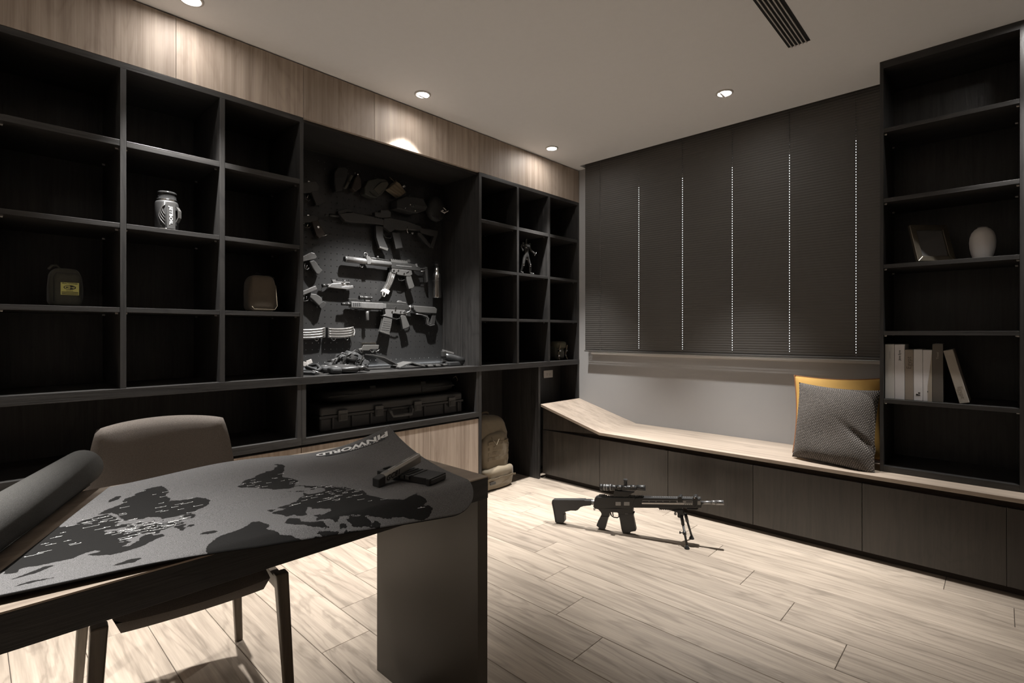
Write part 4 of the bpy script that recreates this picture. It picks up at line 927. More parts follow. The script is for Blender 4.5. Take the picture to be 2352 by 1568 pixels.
# ================================================================== two steel magazines
for label,x0,x1,dy in (('ribbed steel rifle magazine lying on pegs against the niche side',-190,545,26),('ribbed steel rifle magazine with a white pull loop at its end',600,1185,0)):
    W=Wall(-.366); t=wthing('steel_magazine',label,'magazine',W,CD,((x0+x1)/2,560),'steel magazines on pegs')
    ar=lambda u,v:(x0+(x1-x0)*u, 318+dy*.7+(-28*(1-(2*u-1)**2)*-1)*.9 - 26*u + v)
    ou=[ar(k/12,0) for k in range(13)]; lo=[ar(k/12,222) for k in range(13)][::-1]
    m=MB(); W.prism(m,CD,ou+lo,-.011,.011); b=m.build('magazine_body',STEELM,t,bevel=.002)
    for v in (20,75,130,190):
        m=MB(); W.tube(m,CD,[ar(.03+.94*k/12,v) for k in range(13)],.0022,dx=.0108,n=6); m.build('pressed_rib',METAL,b)
    m=MB(); W.prism(m,CD,[ar(-.01,-6),ar(.03,-6),ar(.03,228),ar(-.01,228)],-.013,.013); m.build('floor_plate',GUN,t,bevel=.001)
    for q in (.25,.75): ringhook(t,W,CD,ar(q,232),.0115,.004)
    if x0>0:
        m=MB(); W.tube(m,CD,[ar(.97,40),ar(1.03,60),ar(1.05,130),ar(1.02,190),ar(.97,205)],.0024,dx=.004); m.build('pull_loop',WHITE,t)
# small tool
W=Wall(-.366)
t=wthing('bolt_carrier','small silver steel bolt carrier resting on two ring pegs','gun part',W,CD,(1540,800))
m=MB(); W.prism(m,CD,[(1395,710),(1755,705),(1735,800),(1560,800),(1520,830),(1300,825),(1300,795),(1360,785)],-.010,.010); m.build('body',STEELM,t,bevel=.002)
m=MB(); W.prism(m,CD,[(1365,650),(1680,645),(1690,690),(1420,690),(1400,715),(1365,700)],-.008,.008); m.build('gas_key',METAL,t,bevel=.001)
for c in (1375,1615): ringhook(t,W,CD,(c,835),.0095,.004)
m=MB(); W.tube(m,CD,[(1690,850),(1740,830),(1775,800)],.003,dx=.006); m.build('end_pin',METAL,t)
# ================================================================== steel bottle hung at the right edge
bc=onx(1003,644,-.335); zb0=onx(1003,684,-.335).z; zt0=onx(1003,628,-.335).z; ztop=onx(1003,603,-.335).z
BOTY=min(bc.y,NY1-.036)
t=thing('steel_bottle','brushed steel drinking bottle with a black cap hung at the niche side','bottle',(-.335,BOTY,zb0))
h=zt0-zb0; R=.031
MB().lathe([(0,0),(R*.93,0),(R,.004),(R,h*.90),(R*.94,h*.97),(R*.62,h*1.03),(R*.60,h*1.06),(R*.60,h*1.30),(0,h*1.30)],(-.335,BOTY,zb0),36).build('bottle_body',plain('brushed_bottle_steel',(.42,.41,.40),.20,1.0),t)
MB().lathe([(R*.63,h*1.301),(R*.63,h*1.38),(R*.5,h*1.40),(0,h*1.40)],(-.335,BOTY,zb0),24).build('cap',RUBB,t)
m=MB(); c=Vector((-.335,BOTY,zb0+h*1.40)); m.tube([c+Vector((0,.016*math.cos(a),.013*math.sin(a)+.002)) for a in [math.pi*k/10 for k in range(11)]],.0035); m.tube([c+Vector((0,0,.013)),Vector((PX,c.y,c.z+.012))],.0022); m.build('cap_loop',RUBB,t)
MB().lathe([(R*1.002,h*.70),(R*1.004,h*.705),(R*1.002,h*.71)],(-.335,BOTY,zb0),36).build('ring_mark',GUN,t)
# ================================================================== pouches and bags in the dark top row
def pouch(name,label,cat,cr,pts,th,mat,x=-.352,parts=()):
    W=Wall(x); t=wthing(name,label,cat,W,cr,pts[0]); m=MB(); W.prism(m,cr,pts,-th/2,th/2); b=m.build('body',mat,t,bevel=.007,seg=3)
    for kind,ps,mt,dx in parts:
        m=MB()
        if kind=='strap': m.ribbon([W.P(cr,p,th/2) for p in ps],(0,.006,.003),(.003,0,0)); m.build('strap',mt,t)
        elif kind=='cord': W.tube(m,cr,ps,.002,dx=dx); m.build('cord',mt,t)
        elif kind=='panel': W.prism(m,cr,ps,th/2,th/2+.004); m.build('panel',mt,t,bevel=.001)
        elif kind=='stud': c=W.P(cr,ps[0],th/2+.001); m.ell(c,.004,.006,.006,10,6); m.build('stud',mt,t)
    hook(t,W,cr,((min(p[0] for p in pts)+max(p[0] for p in pts))/2,min(p[1] for p in pts)-8)); return t
pouch('holster','black nylon pistol holster on the top row of the board','holster',CG,[(575,290),(640,200),(760,190),(840,250),(800,400),(740,520),(730,620),(600,645),(570,450)],.05,BLKN,parts=[('strap',[(600,400),(780,380)],LEATH,0),('cord',[(690,215),(660,240),(840,160)],METAL,.02)])
pouch('knife_sheath','narrow ribbed olive knife sheath hanging slanted on the board','sheath',CG,[(895,320),(935,350),(815,585),(775,555)],.03,GREEN,parts=[('strap',[(840,450),(885,475)],BLKN,0)])
pouch('utility_pouch','dark brown utility pouch between the sheath and the olive gloves','pouch',CG,[(955,390),(1000,310),(1060,400),(1070,560),(970,640),(890,570)],.045,plain('dark_brown_nylon',(.03,.022,.018),.7,bump=.5,bscale=400),parts=[('stud',[(1000,325)],METAL,0)])
t=pouch('work_gloves','pair of olive padded gloves hung on the top row','gloves',CG,[(1110,560),(1180,440),(1330,395),(1480,410),(1560,490),(1500,600),(1420,700),(1330,750),(1220,735),(1120,680)],.055,plain('olive_drab',(.035,.036,.030),.75,var=.3,vscale=60,bump=.6,bscale=200),parts=[('panel',[(1270,600),(1400,480),(1520,470),(1540,520),(1360,690)],GREEN,0),('cord',[(1200,640),(1260,710),(1340,740)],BLKN,.03),('strap',[(1290,600),(1450,470)],BLKN,0),('strap',[(1330,640),(1490,510)],BLKN,0)])
pouch('tan_pouch','tan slatted magazine pouch hanging slanted from a cord','pouch',CG,[(1545,580),(1690,450),(1750,480),(1870,650),(1750,735)],.05,TAN,parts=[('strap',[(1570,590),(1770,715)],TAND,0),('strap',[(1615,550),(1810,690)],TAND,0),('strap',[(1660,510),(1850,660)],TAND,0),('cord',[(1590,370),(1680,460)],TAN,.01),('cord',[(1700,420),(1790,540)],TAN,.01)])
pouch('flashlight_pouch','white ringed tube lamp beside the tan pouch','lamp',CK,[(610,650),(650,632),(682,660),(685,705),(640,712),(612,690)],.03,METAL)
pouch('gear_bag','black padded gear bag with two chrome buttons under the tan pouch','bag',CK,[(430,1000),(620,905),(830,920),(1030,960),(1120,1150),(1080,1230),(880,1290),(700,1260),(430,1180)],.08,BLKN,x=-.345,parts=[('panel',[(720,1070),(1100,1150),(1060,1200),(860,1190),(720,1130)],POLY,0),('stud',[(727,1100)],METAL,0),('stud',[(800,1131)],METAL,0),('stud',[(838,1235)],METAL,0),('cord',[(600,1190),(615,1165),(665,1165)],METAL,.045)])
W=Wall(-.335)
t=wthing('baseball_cap','black cap with a white winged logo at the niche corner','cap',W,CK,(1400,1350))
c=W.P(CK,(1370,1180)); m=MB(); m.ell(c,.05,.075,.088,20,12); m.build('crown',BLKN,t)
m=MB(); m.grid(lambda u,v:c+Vector((.045+.06*v,.07*(2*u-1),-.078-.022*v+.02*(2*u-1)**2)),12,6); m.grid(lambda u,v:c+Vector((.045+.06*v,.07*(2*u-1),-.081-.022*v+.02*(2*u-1)**2)),12,6); m.build('brim',BLKN,t)
m=MB(); f=lambda p:W.P(CK,p,.0535)
for poly in ([(1380,1250),(1430,1220),(1450,1240),(1420,1262),(1470,1270),(1500,1262),(1560,1235),(1545,1262),(1500,1280),(1465,1310),(1440,1290),(1400,1270)],[(1432,1170),(1465,1180),(1510,1232),(1480,1222)]):
    m.prism([f(p) for p in poly],(.0015,0,0))
m.build('logo',INKW,t)
hook(t,W,CK,(1370,1000))
# ================================================================== scoped rifle on a bipod on the floor
RO=Vector((.632,2.342,0)); RD=Vector((1.49-.632,2.658-2.342,0)).normalized(); RN=Vector((RD.y,-RD.x,0))   # RN faces the camera
def rpl(px,py,off=0.0):
    d=ray(px,py); o=RO; k=(o-CAM).dot(RN)/d.dot(RN); return CAM+d*k+RN*off
CR_=crop(1250,1080,5.3455); CS=crop(1260,1120,10.69); CT=crop(1440,1080,7.842)
t=thing('scoped_rifle','black replica rifle with scope standing on a bipod on the oak floor','replica gun',tuple(RO),math.atan2(RD.y,RD.x))
def rprism(name,cr,pts,w,mat,bevel=.0015,par=None,off=0.0):
    m=MB(); m.prism([rpl(*cr(p),-w/2+off) for p in pts],RN*w); return m.build(name,mat,par or t,bevel=bevel)
def rcyl(m,cr,p0,p1,r,r1=None,off=0.0,n=18): m.cyl(rpl(*cr(p0),off),rpl(*cr(p1),off),r,r1,n)
BLK=plain('rifle_black',(.030,.029,.028),.42,.35,var=.15,vscale=60,bump=.08,bscale=500,rvar=.06)
rprism('stock',CS,[(108,290),(130,272),(895,275),(905,288),(1060,292),(1060,410),(960,418),(870,430),(800,455),(740,520),(690,540),(560,535),(410,572),(385,600),(405,650),(412,800),(385,835),(210,830),(185,810),(140,540),(100,350)],.036,POLY,.004)
rprism('butt_pad',CS,[(108,290),(100,350),(140,540),(185,810),(210,830),(225,815),(180,540),(140,350),(140,285)],.039,RUBB,.002)
m=MB(); rcyl(m,CS,(1050,350),(1150,352),.0135); rcyl(m,CS,(1060,350),(1085,350),.0155); m.build('buffer_tube',GUNL,t)
rprism('rear_sight',CS,[(1235,165),(1375,165),(1385,180),(1430,182),(1440,240),(1230,240)],.022,BLK)
rprism('upper_receiver',CS,[(1140,270),(1165,205),(1230,200),(1440,215),(2330,225),(2330,465),(2110,460),(2080,500),(1720,470),(1300,480),(1220,505),(1150,490),(1110,440)],.034,BLK,.003)
for a,b in ((1660,1790),(1865,2005)): rprism('ejection_cover',CS,[(a,320),(b,322),(b,412),(a,410)],.0365,GUNL,.001)
m=MB()
for k in range(44):
    x=1455+k*40.0; 
    if x>2330: break
    m.prism([rpl(*CS(p),-.0105) for p in ((x,190),(x+22,190),(x+22,222),(x,222))],RN*.021)
m.build('receiver_rail',BLK,t)
rprism('lower_receiver',CS,[(1225,500),(1300,475),(2085,480),(2080,640),(1730,690),(1720,600),(1690,585),(1530,580),(1500,620),(1500,700),(1310,690),(1310,610),(1290,570)],.031,BLK,.002)
m=MB(); m.tube([rpl(*CS(p)) for p in ((1515,600),(1540,680),(1600,720),(1690,732),(1740,700))],.0032,6); m.build('trigger_guard',BLK,t)
m=MB(); m.tube([rpl(*CS(p)) for p in ((1575,580),(1575,640),(1590,690))],.0034,6); m.build('trigger',GUNL,t)
rprism('grip',CS,[(1310,640),(1500,660),(1470,730),(1395,990),(1380,1000),(1250,985),(1250,960),(1185,905),(1230,790)],.031,POLY,.005)
mg=rprism('magazine',CS,[(1730,640),(2080,600),(2090,700),(2155,1000),(2150,1040),(2010,1062),(2020,1085),(1830,1085),(1800,1000),(1755,740)],.030,POLY,.003)
rprism('magazine_lip',CS,[(1725,640),(2105,590),(2110,620),(2080,660),(1730,690)],.034,BLK,.002)
text('magazine_mark','MAG',GUNL,mg,lambda x,y: rpl(*CS((1930+x*34,612-y*20)),.0176),bold=.02)
m=MB(); m.tube([rpl(*CS(p)) for p in ((1110,490),(1118,550),(1135,550),(1140,500))],.0022,6); m.build('sling_ring',GUNL,t)
# handguard
hgp=None
hg=rprism('handguard',CT,[(265,470),(1330,490),(1345,660),(1270,660),(150,655),(100,640),(150,480)],.042,BLK,.004)
rprism('top_flat',CT,[(300,488),(1335,500),(1335,520),(300,508)],.030,BLK,.001)
m=MB()
for k in range(32):
    x=310+k*32.0; y=472+k*.35; m.prism([rpl(*CT(p),-.0105) for p in ((x,y),(x+17,y),(x+17,y+20),(x,y+20))],RN*.021)
m.build('top_rail',GUNL,t)
rprism('lit_side_band',CT,[(290,516),(1330,522),(1335,600),(280,588)],.0432,GUNL,.001,hg)  # lighter grey plate paints in the light falling on the handguard
for k in range(6):
    x=285+k*124; 
    if k<5: rprism('slot',CT,[(x+10,528),(x+112,528),(x+128,556),(x,556)],.0012,RUBB,0,hg,.0222)
rprism('slot',CT,[(1070,536),(1180,536),(1180,552),(1070,552)],.0012,RUBB,0,hg,.0222)
rprism('lower_edge',CT,[(280,560),(1040,570),(1040,588),(280,578)],.0015,METAL,0,hg,.0222)
m=MB()
for k in range(4): c=rpl(*CT((1065+k*36,587)),.0224); m.cyl(c,c+RN*.0008,.0018,n=8)
m.build('side_dots',INKW,hg)
rprism('light_mount',CT,[(915,490),(945,450),(985,450),(1020,555),(920,555)],.046,BLK,.002)
rprism('front_sight',CT,[(1190,470),(1215,445),(1260,450),(1280,480),(1275,610),(1240,650),(1190,640),(1185,520)],.048,BLK,.004)
m=MB(); c=rpl(*CT((1222,470)),.0245); m.cyl(c,c+RN*.001,.0035,n=10); m.build('sight_screw',METAL,t)
m=MB(); rcyl(m,CT,(1335,578),(1530,578),.0085); rcyl(m,CT,(1520,577),(1600,577),.0105); m.build('barrel',GUNL,t)
m=MB(); rcyl(m,CT,(1600,578),(1745,580),.0120); m.build('flash_hider',GUNL,t)
m=MB(); m.prism([rpl(*CT(p),.0112) for p in ((1618,560),(1732,560),(1732,574),(1618,574))],RN*.0012); m.build('hider_slot',RUBB,t)
rprism('bottom_rail',CT,[(565,660),(1010,668),(1005,690),(820,700),(590,690)],.020,BLK,.001)
m=MB()
for k in range(7): x=590+k*32; m.prism([rpl(*CT(p),-.010) for p in ((x,688),(x+16,688),(x+16,702),(x,702))],RN*.020)
m.build('bottom_rail_teeth',BLK,t)
rprism('side_rail',CT,[(1075,670),(1290,672),(1270,700),(1090,700)],.030,BLK,.002)
# scope
m=MB(); rcyl(m,CR_,(693,205),(820,208),.0165); rcyl(m,CR_,(820,208),(885,210),.0165,.0125); rcyl(m,CR_,(885,210),(1140,214),.0125); rcyl(m,CR_,(1140,212),(1240,215),.0150,.0158)
rcyl(m,CR_,(690,205),(715,205),.0180); m.build('scope_tube',GUN,t)
for x in (735,765,810): m=MB(); rcyl(m,CR_,(x,207),(x+14,207),.0178); m.build('scope_ring',GUNL,t)
for x in (925,1090):
    m=MB(); rcyl(m,CR_,(x-28,211),(x+28,213),.0150); m.build('mount_ring',BLK,t)
    m=MB(); 
    for q in (-16,0,16): c=rpl(*CR_((x+q,196)),.013); m.cyl(c,c+RN*.003,.0020,n=8)
    m.build('ring_screws',METAL,t)
rprism('scope_mount',CR_,[(870,240),(1110,262),(1060,290),(1030,320),(860,318),(850,285)],.024,BLK,.002)
m=MB(); a=rpl(*CR_((1000,205)));  up=(rpl(*CR_((998,150)))-a).normalized(); m.cyl(a,a+up*.040,.0095,n=14); m.cyl(a+up*.030,a+up*.044,.0115,n=14); m.cyl(a,a+RN*.030,.0105,n=14); m.build('scope_turret',GUN,t)
# bipod
bt=rpl(*CT((970,700))); 
rprism('bipod_mount',CT,[(815,700),(1005,690),(1030,760),(1020,830),(960,845),(915,830),(910,745),(850,725)],.030,BLK,.003)
m=MB(); a=rpl(*CT((875,770)),.012); m.cyl(a,a+Vector((0,0,.016)),.005,n=10); m.ell(a,.008,.004,.007,10,6); m.build('mount_knob',GUNL,t)
fn=onz(1578,1258,0.004)                 # near foot on the floor
mid=rpl(*CT((1035,900)),.012); top_=rpl(*CT((985,800)),.010)
m=MB(); m.tube([top_,top_.lerp(fn,.30)],.0085,12); m.tube([top_.lerp(fn,.28),fn+Vector((0,0,.012))],.0058,12); m.build('bipod_leg',BLK,t)
m=MB(); m.cyl(top_.lerp(fn,.5),top_.lerp(fn,.60),.0090,n=12); a=top_.lerp(fn,.55); m.tube([a,a-RD*.020],.003,6); m.ell(a-RD*.022,.004,.004,.008,8,6); m.build('leg_lock',BLK,t)
m=MB(); m.lathe([(.0135,0),(.0125,.004),(.0075,.014),(.0065,.018)],(fn.x,fn.y,.0008),14); m.build('rubber_foot',RUBB,t)
# far leg mirrored over the rifle plane
k=(fn-RO).dot(RN); ff=fn-RN*(2*k)*.86+RD*.012; ff.z=.004; tf=rpl(*CT((1050,800)),-.012)
m=MB(); m.tube([tf,tf.lerp(ff,.30)],.0085,12); m.tube([tf.lerp(ff,.28),ff+Vector((0,0,.012))],.0058,12); m.build('bipod_leg',BLK,t)
m=MB(); m.lathe([(.0135,0),(.0125,.004),(.0075,.014),(.0065,.018)],(ff.x,ff.y,.0008),14); m.build('rubber_foot',RUBB,t)
# ================================================================== tan backpack
BPX,BPY=-.175,2.575
t=thing('backpack','tan tactical backpack standing on the floor in the open corner space','backpack',(BPX,BPY,0))
def lump(name,c,r,mat,e=.55,n=28,mm=18,wr=.006,par=None,seed=0):
    m=MB(); m.ell(c,r[0],r[1],r[2],n,mm,e)
    rn=random.Random(seed); ph=[rn.uniform(0,6) for _ in range(6)]
    for i,v in enumerate(m.v):
        d=v-Vector(c); f=1+wr/max(r)*1.2*(math.sin(d.y*38+ph[0]+d.z*11)+math.sin(d.z*31+ph[1]+d.x*17)+.6*math.sin(d.z*70+d.y*40+ph[2]))
        m.v[i]=Vector(c)+d*f
    return m.build(name,mat,par or t)
def lumpo(m,c,r,e=.55,n=20,mm=12): m.ell(c,r[0],r[1],r[2],n,mm,e)
lump('main_compartment',(BPX-.03,BPY,.295),(.115,.178,.215),TAN,.62,seed=1)
for i in range(0,1): pass
lump('front_panel',(BPX+.055,BPY+.015,.245),(.062,.135,.155),TAN,.6,seed=2,wr=.004)
lump('lower_pouch',(BPX+.040,BPY+.010,.079),(.105,.155,.076),TAN,.38,seed=3,wr=.006)
for k,z in enumerate((.215,.252,.288,.325)):
    m=MB(); m.ribbon([(BPX+.1155+.002*math.sin(u*9+k)-.0008*abs(u-3.5)**2*.6,BPY-.085+.2*u/7,z+.004*math.sin(u)) for u in range(8)],(0,0,.010),(.0035,0,0)); m.build('molle_strap',TAND,t)
for s in (-1,1):
    m=MB(); m.tube([(BPX+.02+.05*math.sin(q*math.pi),BPY+s*(.150-.045*q*q),.16+.30*q) for q in [k/8 for k in range(9)]],.0075,8); m.build('zip_piping',TAND,t)
    pass
m=MB(); m.tube([(BPX-.03+.02*math.sin(a),BPY+.045*math.cos(a),.495+.030*math.sin(a)) for a in [math.pi*k/10 for k in range(11)]],.008,8); m.build('carry_handle',TAND,t)
m=MB(); m.tube([(BPX+.118,BPY-.06,.37),(BPX+.128,BPY-.02,.31),(BPX+.124,BPY+.01,.35)],.003,6); m.build('pull_cord',TAND,t)
m=MB(); m.ribbon([(BPX+.151,BPY-.13+.28*u/8,.085+.003*math.sin(u*2)) for u in range(9)],(0,0,.006),(.003,0,0)); m.build('pouch_zip',TAND,t)
m=MB(); m.box(BPX+.145,BPY and BPX+.152,BPY-.10,BPY-.05,.05,.065); m.build('buckle',POLYG,t)
# ================================================================== rifle cases in the lower cabinet
t=thing('hard_case','long charcoal hard rifle case with four latches and a handle','case',(-.20,1.76,.574))
m=MB(); m.box(-.345,-.075,1.275,2.262,.5745,.648); m.build('case_base',CASEM,t,bevel=.010,seg=3)
m=MB(); m.box(-.345,-.075,1.275,2.262,.656,.704); m.build('case_lid',CASEM,t,bevel=.012,seg=3)
m=MB(); m.box(-.350,-.070,1.270,2.267,.645,.659); m.build('rim',CASEM,t,bevel=.002)
for y in (1.40,1.625,1.895,2.165):
    m=MB(); m.box(-.072,-.060,y-.027,y+.027,.622,.682); l=m.build('latch',POLYG,t,bevel=.003)
    m=MB(); m.box(-.060,-.057,y-.020,y+.020,.630,.660); m.build('latch_tab',GUN,l,bevel=.001)
for y in (1.345,1.46,1.575,1.685,1.84,1.95,2.11,2.22): m=MB(); m.box(-.0755,-.066,y-.006,y+.006,.585,.648); m.build('rib',CASEM,t,bevel=.002)
m=MB(); m.tube([(-.066,1.69,.655),(-.045,1.69,.640),(-.040,1.70,.615),(-.040,1.83,.615),(-.045,1.84,.640),(-.066,1.84,.655)],.010,10); m.build('handle',POLYG,t)
t=thing('soft_rifle_bag','black soft rifle bag lying on top of the hard case','bag',(-.22,1.8,.7055))
m=MB(); m.ell((-.225,1.79,.750),.110,.475,.0430,30,12,.5); m.build('bag_body',BLKN,t)
for q in (-.2,0,.2): m=MB(); m.tube([(-.225+.107*math.cos(q*2),1.79+.44*u,.752+.02*q) for u in (-1,-.5,0,.5,1)],.0022,6); m.build('zip_line',plain('zip_grey',(.05,.048,.045),.5) if q==-.2 else bpy.data.materials['zip_grey'],t)
for y in (1.62,1.98): m=MB(); m.ribbon([(-.13,y,.792),(-.118,y,.76),(-.116,y,.73)],(0,.018,0),(.003,0,0)); m.build('grab_strap',BLKN,t)
m=MB(); c=Vector((-.12,2.22,.80)); m.tube([c,c+Vector((.015,.012,.012)),c+Vector((.012,.03,-.012)),c+Vector((.02,.018,-.02))],.0016,6); m.build('string_tag',TAN,t)
# ================================================================== olive pouch with a yellow patch
def bag(name,label,cat,cx,cy,z0,w,d,h,mat,seed,top=.78):
    t=thing(name,label,cat,(cx,cy,z0)); m=MB(); nu,nv=32,20; rn=random.Random(seed); ph=[rn.uniform(0,6) for _ in range(5)]
    sg=lambda q,e:(abs(q)**e)*(1 if q>=0 else -1)
    def f(u,v):
        a=2*math.pi*u; b=math.pi*(v-.5); r=sg(math.cos(b),.38); z=sg(math.sin(b),.38)
        k=1-(1-top)*max(0,z)**1.5; wr=1+.018*math.sin(a*5+ph[0]+z*4)+.014*math.sin(z*9+a*3+ph[1])
        return Vector((cx+d/2*r*sg(math.cos(a),.45)*k*wr, cy+w/2*r*sg(math.sin(a),.45)*k*wr, z0+h/2*(1+z)))
    m.grid(f,nu,nv); m.build('body',mat,t); return t
po=bag('medical_pouch','olive nylon pouch with a yellow printed patch on the shelf','pouch',-.118,.262,1.2005,.105,.085,.148,GREEN,4,.82)
fx=-.0745
m=MB(); m.tube([(fx+.002,.225,1.22),(fx+.002,.224,1.31),(fx+.000,.232,1.328),(fx,.296,1.328),(fx+.002,.305,1.31),(fx+.002,.306,1.225)],.0016,6); m.build('piping',BLKN,po)
m=MB(); m.tube([(-.113,.245,1.347),(-.108,.235,1.358),(-.101,.222,1.356),(-.093,.212,1.342)],.0045,8); m.build('zip_pull',GREEN,po)
YEL=plain('patch_yellow',(.66,.63,.20),.55)
pa=bx('patch',YEL,po,fx-.002,fx+.0035,.2445,.2985,1.245,1.2925,bevel=.0008)
pz=lambda u,v: Vector((fx+.0040,.2445+.054*u,1.245+.0475*v))
m=MB()
for v in (.06,.145,.23): m.add([pz(.05,v-.022),pz(.95,v-.022),pz(.95,v+.022),pz(.05,v+.022)],[(0,1,2,3)])
m.build('patch_bars',INKD,pa,fix=False)
text('patch_text','PRACTITIONER',INKD,pa,lambda x,y: pz(.5+x*.125,.905+y*.155),bold=.02,spacing=1.0)
text('patch_small_text','TACTICAL',INKD,pa,lambda x,y: pz(.48+x*.085,.325+y*.10),bold=.02)
m=MB(); NN=36
ell=lambda k,a,b,cx=.49,cy=.605:pz(cx+a*math.cos(2*math.pi*k/NN),cy+b*math.sin(2*math.pi*k/NN))
for k in range(NN): m.add([ell(k,.34,.185),ell(k+1,.34,.185),ell(k+1,.29,.145),ell(k,.29,.145)],[(0,1,2,3)])
for k in range(-9,9): m.add([pz(.52,.605),ell(k,.30,.15),ell(k+1,.30,.15)],[(0,1,2)]) if k not in (0,1,2,-3,-4) else None
m.add([pz(.25,.60),pz(.36,.68),pz(.40,.60),pz(.34,.53)],[(0,1,2,3)]); m.add([pz(.43,.50),pz(.46,.50),pz(.46,.72),pz(.43,.72)],[(0,1,2,3)])
m.build('patch_emblem',INKD,pa,fix=False)
# ================================================================== camping stove canister
cx,cy,cz=-.060,.585,1.5335
t=thing('stove_canister','black camping stove cup with white lettering on the shelf','canister',(cx,cy,cz))
R=.042
MB().lathe([(0,0),(R*.97,0),(R*1.0,.003),(R*1.0,.006)],(cx,cy,cz),36).build('base_ring',METAL,t)
MB().lathe([(R*1.0,.006),(R*1.02,.010),(R*1.02,.112),(R*.97,.120),(R*.90,.124)],(cx,cy,cz),40).build('cozy',plain('neoprene_black',(.018,.0175,.017),.6,var=.2,vscale=80,bump=.2,bscale=500),t)
MB().lathe([(R*.88,.122),(R*.92,.126),(R*.92,.131),(R*.84,.134),(R*.84,.152),(R*.88,.155),(R*.88,.160),(R*.80,.164),(0,.166)],(cx,cy,cz),40).build('lid',plain('gloss_black',(.03,.03,.03),.12,.3),t)
MB().lathe([(R*.925,.125),(R*.935,.1275),(R*.925,.130)],(cx,cy,cz),40).build('rim',CHROME,t)
vd=math.atan2(-cy,CAM.x-cx)      # direction of the camera around the cup
def onc(a,z,dr=0.0): return Vector((cx+(R*1.022+dr)*math.cos(vd+a),cy+(R*1.022+dr)*math.sin(vd+a),cz+z))
m=MB(); m.grid(lambda u,v: onc(.02+.75*u,.006+.110*v,.0012),10,2); m.build('side_panel',plain('cozy_grey',(.05,.048,.046),.6),t,fix=False)
text('logo_text','JETBOIL',INKW,t,lambda x,y: onc(.34+(y*.0155)/R,.060-x*.0205,.0022),bold=.03,spacing=1.08)
for k in range(4):
    m=MB(); m.tube([onc(-.12-.55*math.sin(math.pi*q)*(1-.17*k)-.0,.020+.014*k+.085*(1-q)*(1-.12*k),.0012) for q in [j/10 for j in range(11)]],.0016,6); m.build('flame_line',GUNL,t)
m=MB(); m.ribbon([onc(.95,.035,.002),onc(1.0,.055,.010),onc(1.0,.085,.010),onc(.95,.10,.002)],Vector((-math.sin(vd+1),math.cos(vd+1),0))*.010,Vector((math.cos(vd+1),math.sin(vd+1),0))*.003); m.build('handle_strap',POLYG,t)
# ================================================================== brown pouch
t=bag('brown_pouch','brown nylon pouch with a drawstring neck standing on the shelf','pouch',-.106,.985,1.2005,.135,.10,.178,BROWN,9,.86)
m=MB(); m.tube([(-0.0435,.925,1.225),(-0.0425,.935,1.212),(-0.0425,1.03,1.212),(-0.0435,1.042,1.23),(-0.0445,1.035,1.33)],.0018,6); m.build('piping',TAND,t)
m=MB(); m.tube([(-.125,.96,1.375),(-.12,.975,1.392),(-.118,.99,1.386),(-.125,1.0,1.377)],.004,8); m.tube([(-.12,1.0,1.377),(-.11,1.03,1.382),(-.10,1.05,1.37)],.003,8); m.build('drawstring',BLKN,t)
# ================================================================== articulated figure
fx0,fy0,fz0=-.055,2.872,1.5335
t=thing('action_figure','glossy black jointed action figure standing in a small cubby','figure',(fx0,fy0,fz0))
FB=plain('figure_gloss',(.075,.073,.07),.2,.75,var=.2,vscale=200)
def fp(x,y,z): return Vector((fx0+x,fy0+y,fz0+z))
bm_=bmesh.new()
J={'hip':(0,0,.140),'chest':(0,0,.205),'neck':(0,0,.236),'ls':(0,-.036,.226),'le':(.006,-.062,.198),'lh':(.020,-.050,.168),'rs':(0,.036,.226),'re':(.004,.050,.188),'rh':(.024,.078,.160),
 'lk':(.006,-.036,.074),'la':(-.004,-.050,.014),'lt':(.026,-.054,.008),'rk':(.010,.034,.074),'ra':(.0,.050,.014),'rt':(.034,.056,.008),'lhp':(0,-.018,.128),'rhp':(0,.018,.128),'head':(.002,0,.256),'crown':(0,0,.276)}
E_=[('hip','chest'),('chest','neck'),('neck','head'),('head','crown'),('chest','ls'),('ls','le'),('le','lh'),('chest','rs'),('rs','re'),('re','rh'),('hip','lhp'),('lhp','lk'),('lk','la'),('la','lt'),('hip','rhp'),('rhp','rk'),('rk','ra'),('ra','rt')]
RAD={'hip':.019,'chest':.025,'neck':.008,'ls':.013,'le':.0095,'lh':.008,'rs':.013,'re':.0095,'rh':.008,'lk':.0115,'la':.0085,'lt':.007,'rk':.0115,'ra':.0085,'rt':.007,'lhp':.0155,'rhp':.0155,'head':.0145,'crown':.010}
ks=list(J); me=bpy.data.meshes.new('figure_body'); me.from_pydata([tuple(J[k]) for k in ks],[(ks.index(a),ks.index(b)) for a,b in E_],[])
fo=bpy.data.objects.new('figure_body',me); COL.objects.link(fo); fo.parent=t; me.materials.append(FB)
sk=fo.modifiers.new('skin','SKIN')
if not me.skin_vertices: me.skin_vertices.new()
for i,k in enumerate(ks): me.skin_vertices[0].data[i].radius=(RAD[k],RAD[k]); me.skin_vertices[0].data[i].use_root=(k=='hip')
sk.use_smooth_shade=True; sb=fo.modifiers.new('sub','SUBSURF'); sb.levels=1; sb.render_levels=1
m=MB(); m.ell(fp(.012,0,.213),.017,.030,.021,12,8,.7); m.build('chest_plate',FB,t)
for s,k in ((-1,'lk'),(1,'rk')): m=MB(); c=J[k]; m.ell(fp(c[0]+.007,c[1],c[2]),.006,.008,.011,10,8,.7); m.build('knee_guard',CHROME,t)
for k in ('ls','rs'): m=MB(); c=J[k]; m.ell(fp(c[0]+.003,c[1],c[2]+.002),.012,.012,.011,10,8,.7); m.build('shoulder_guard',FB,t)
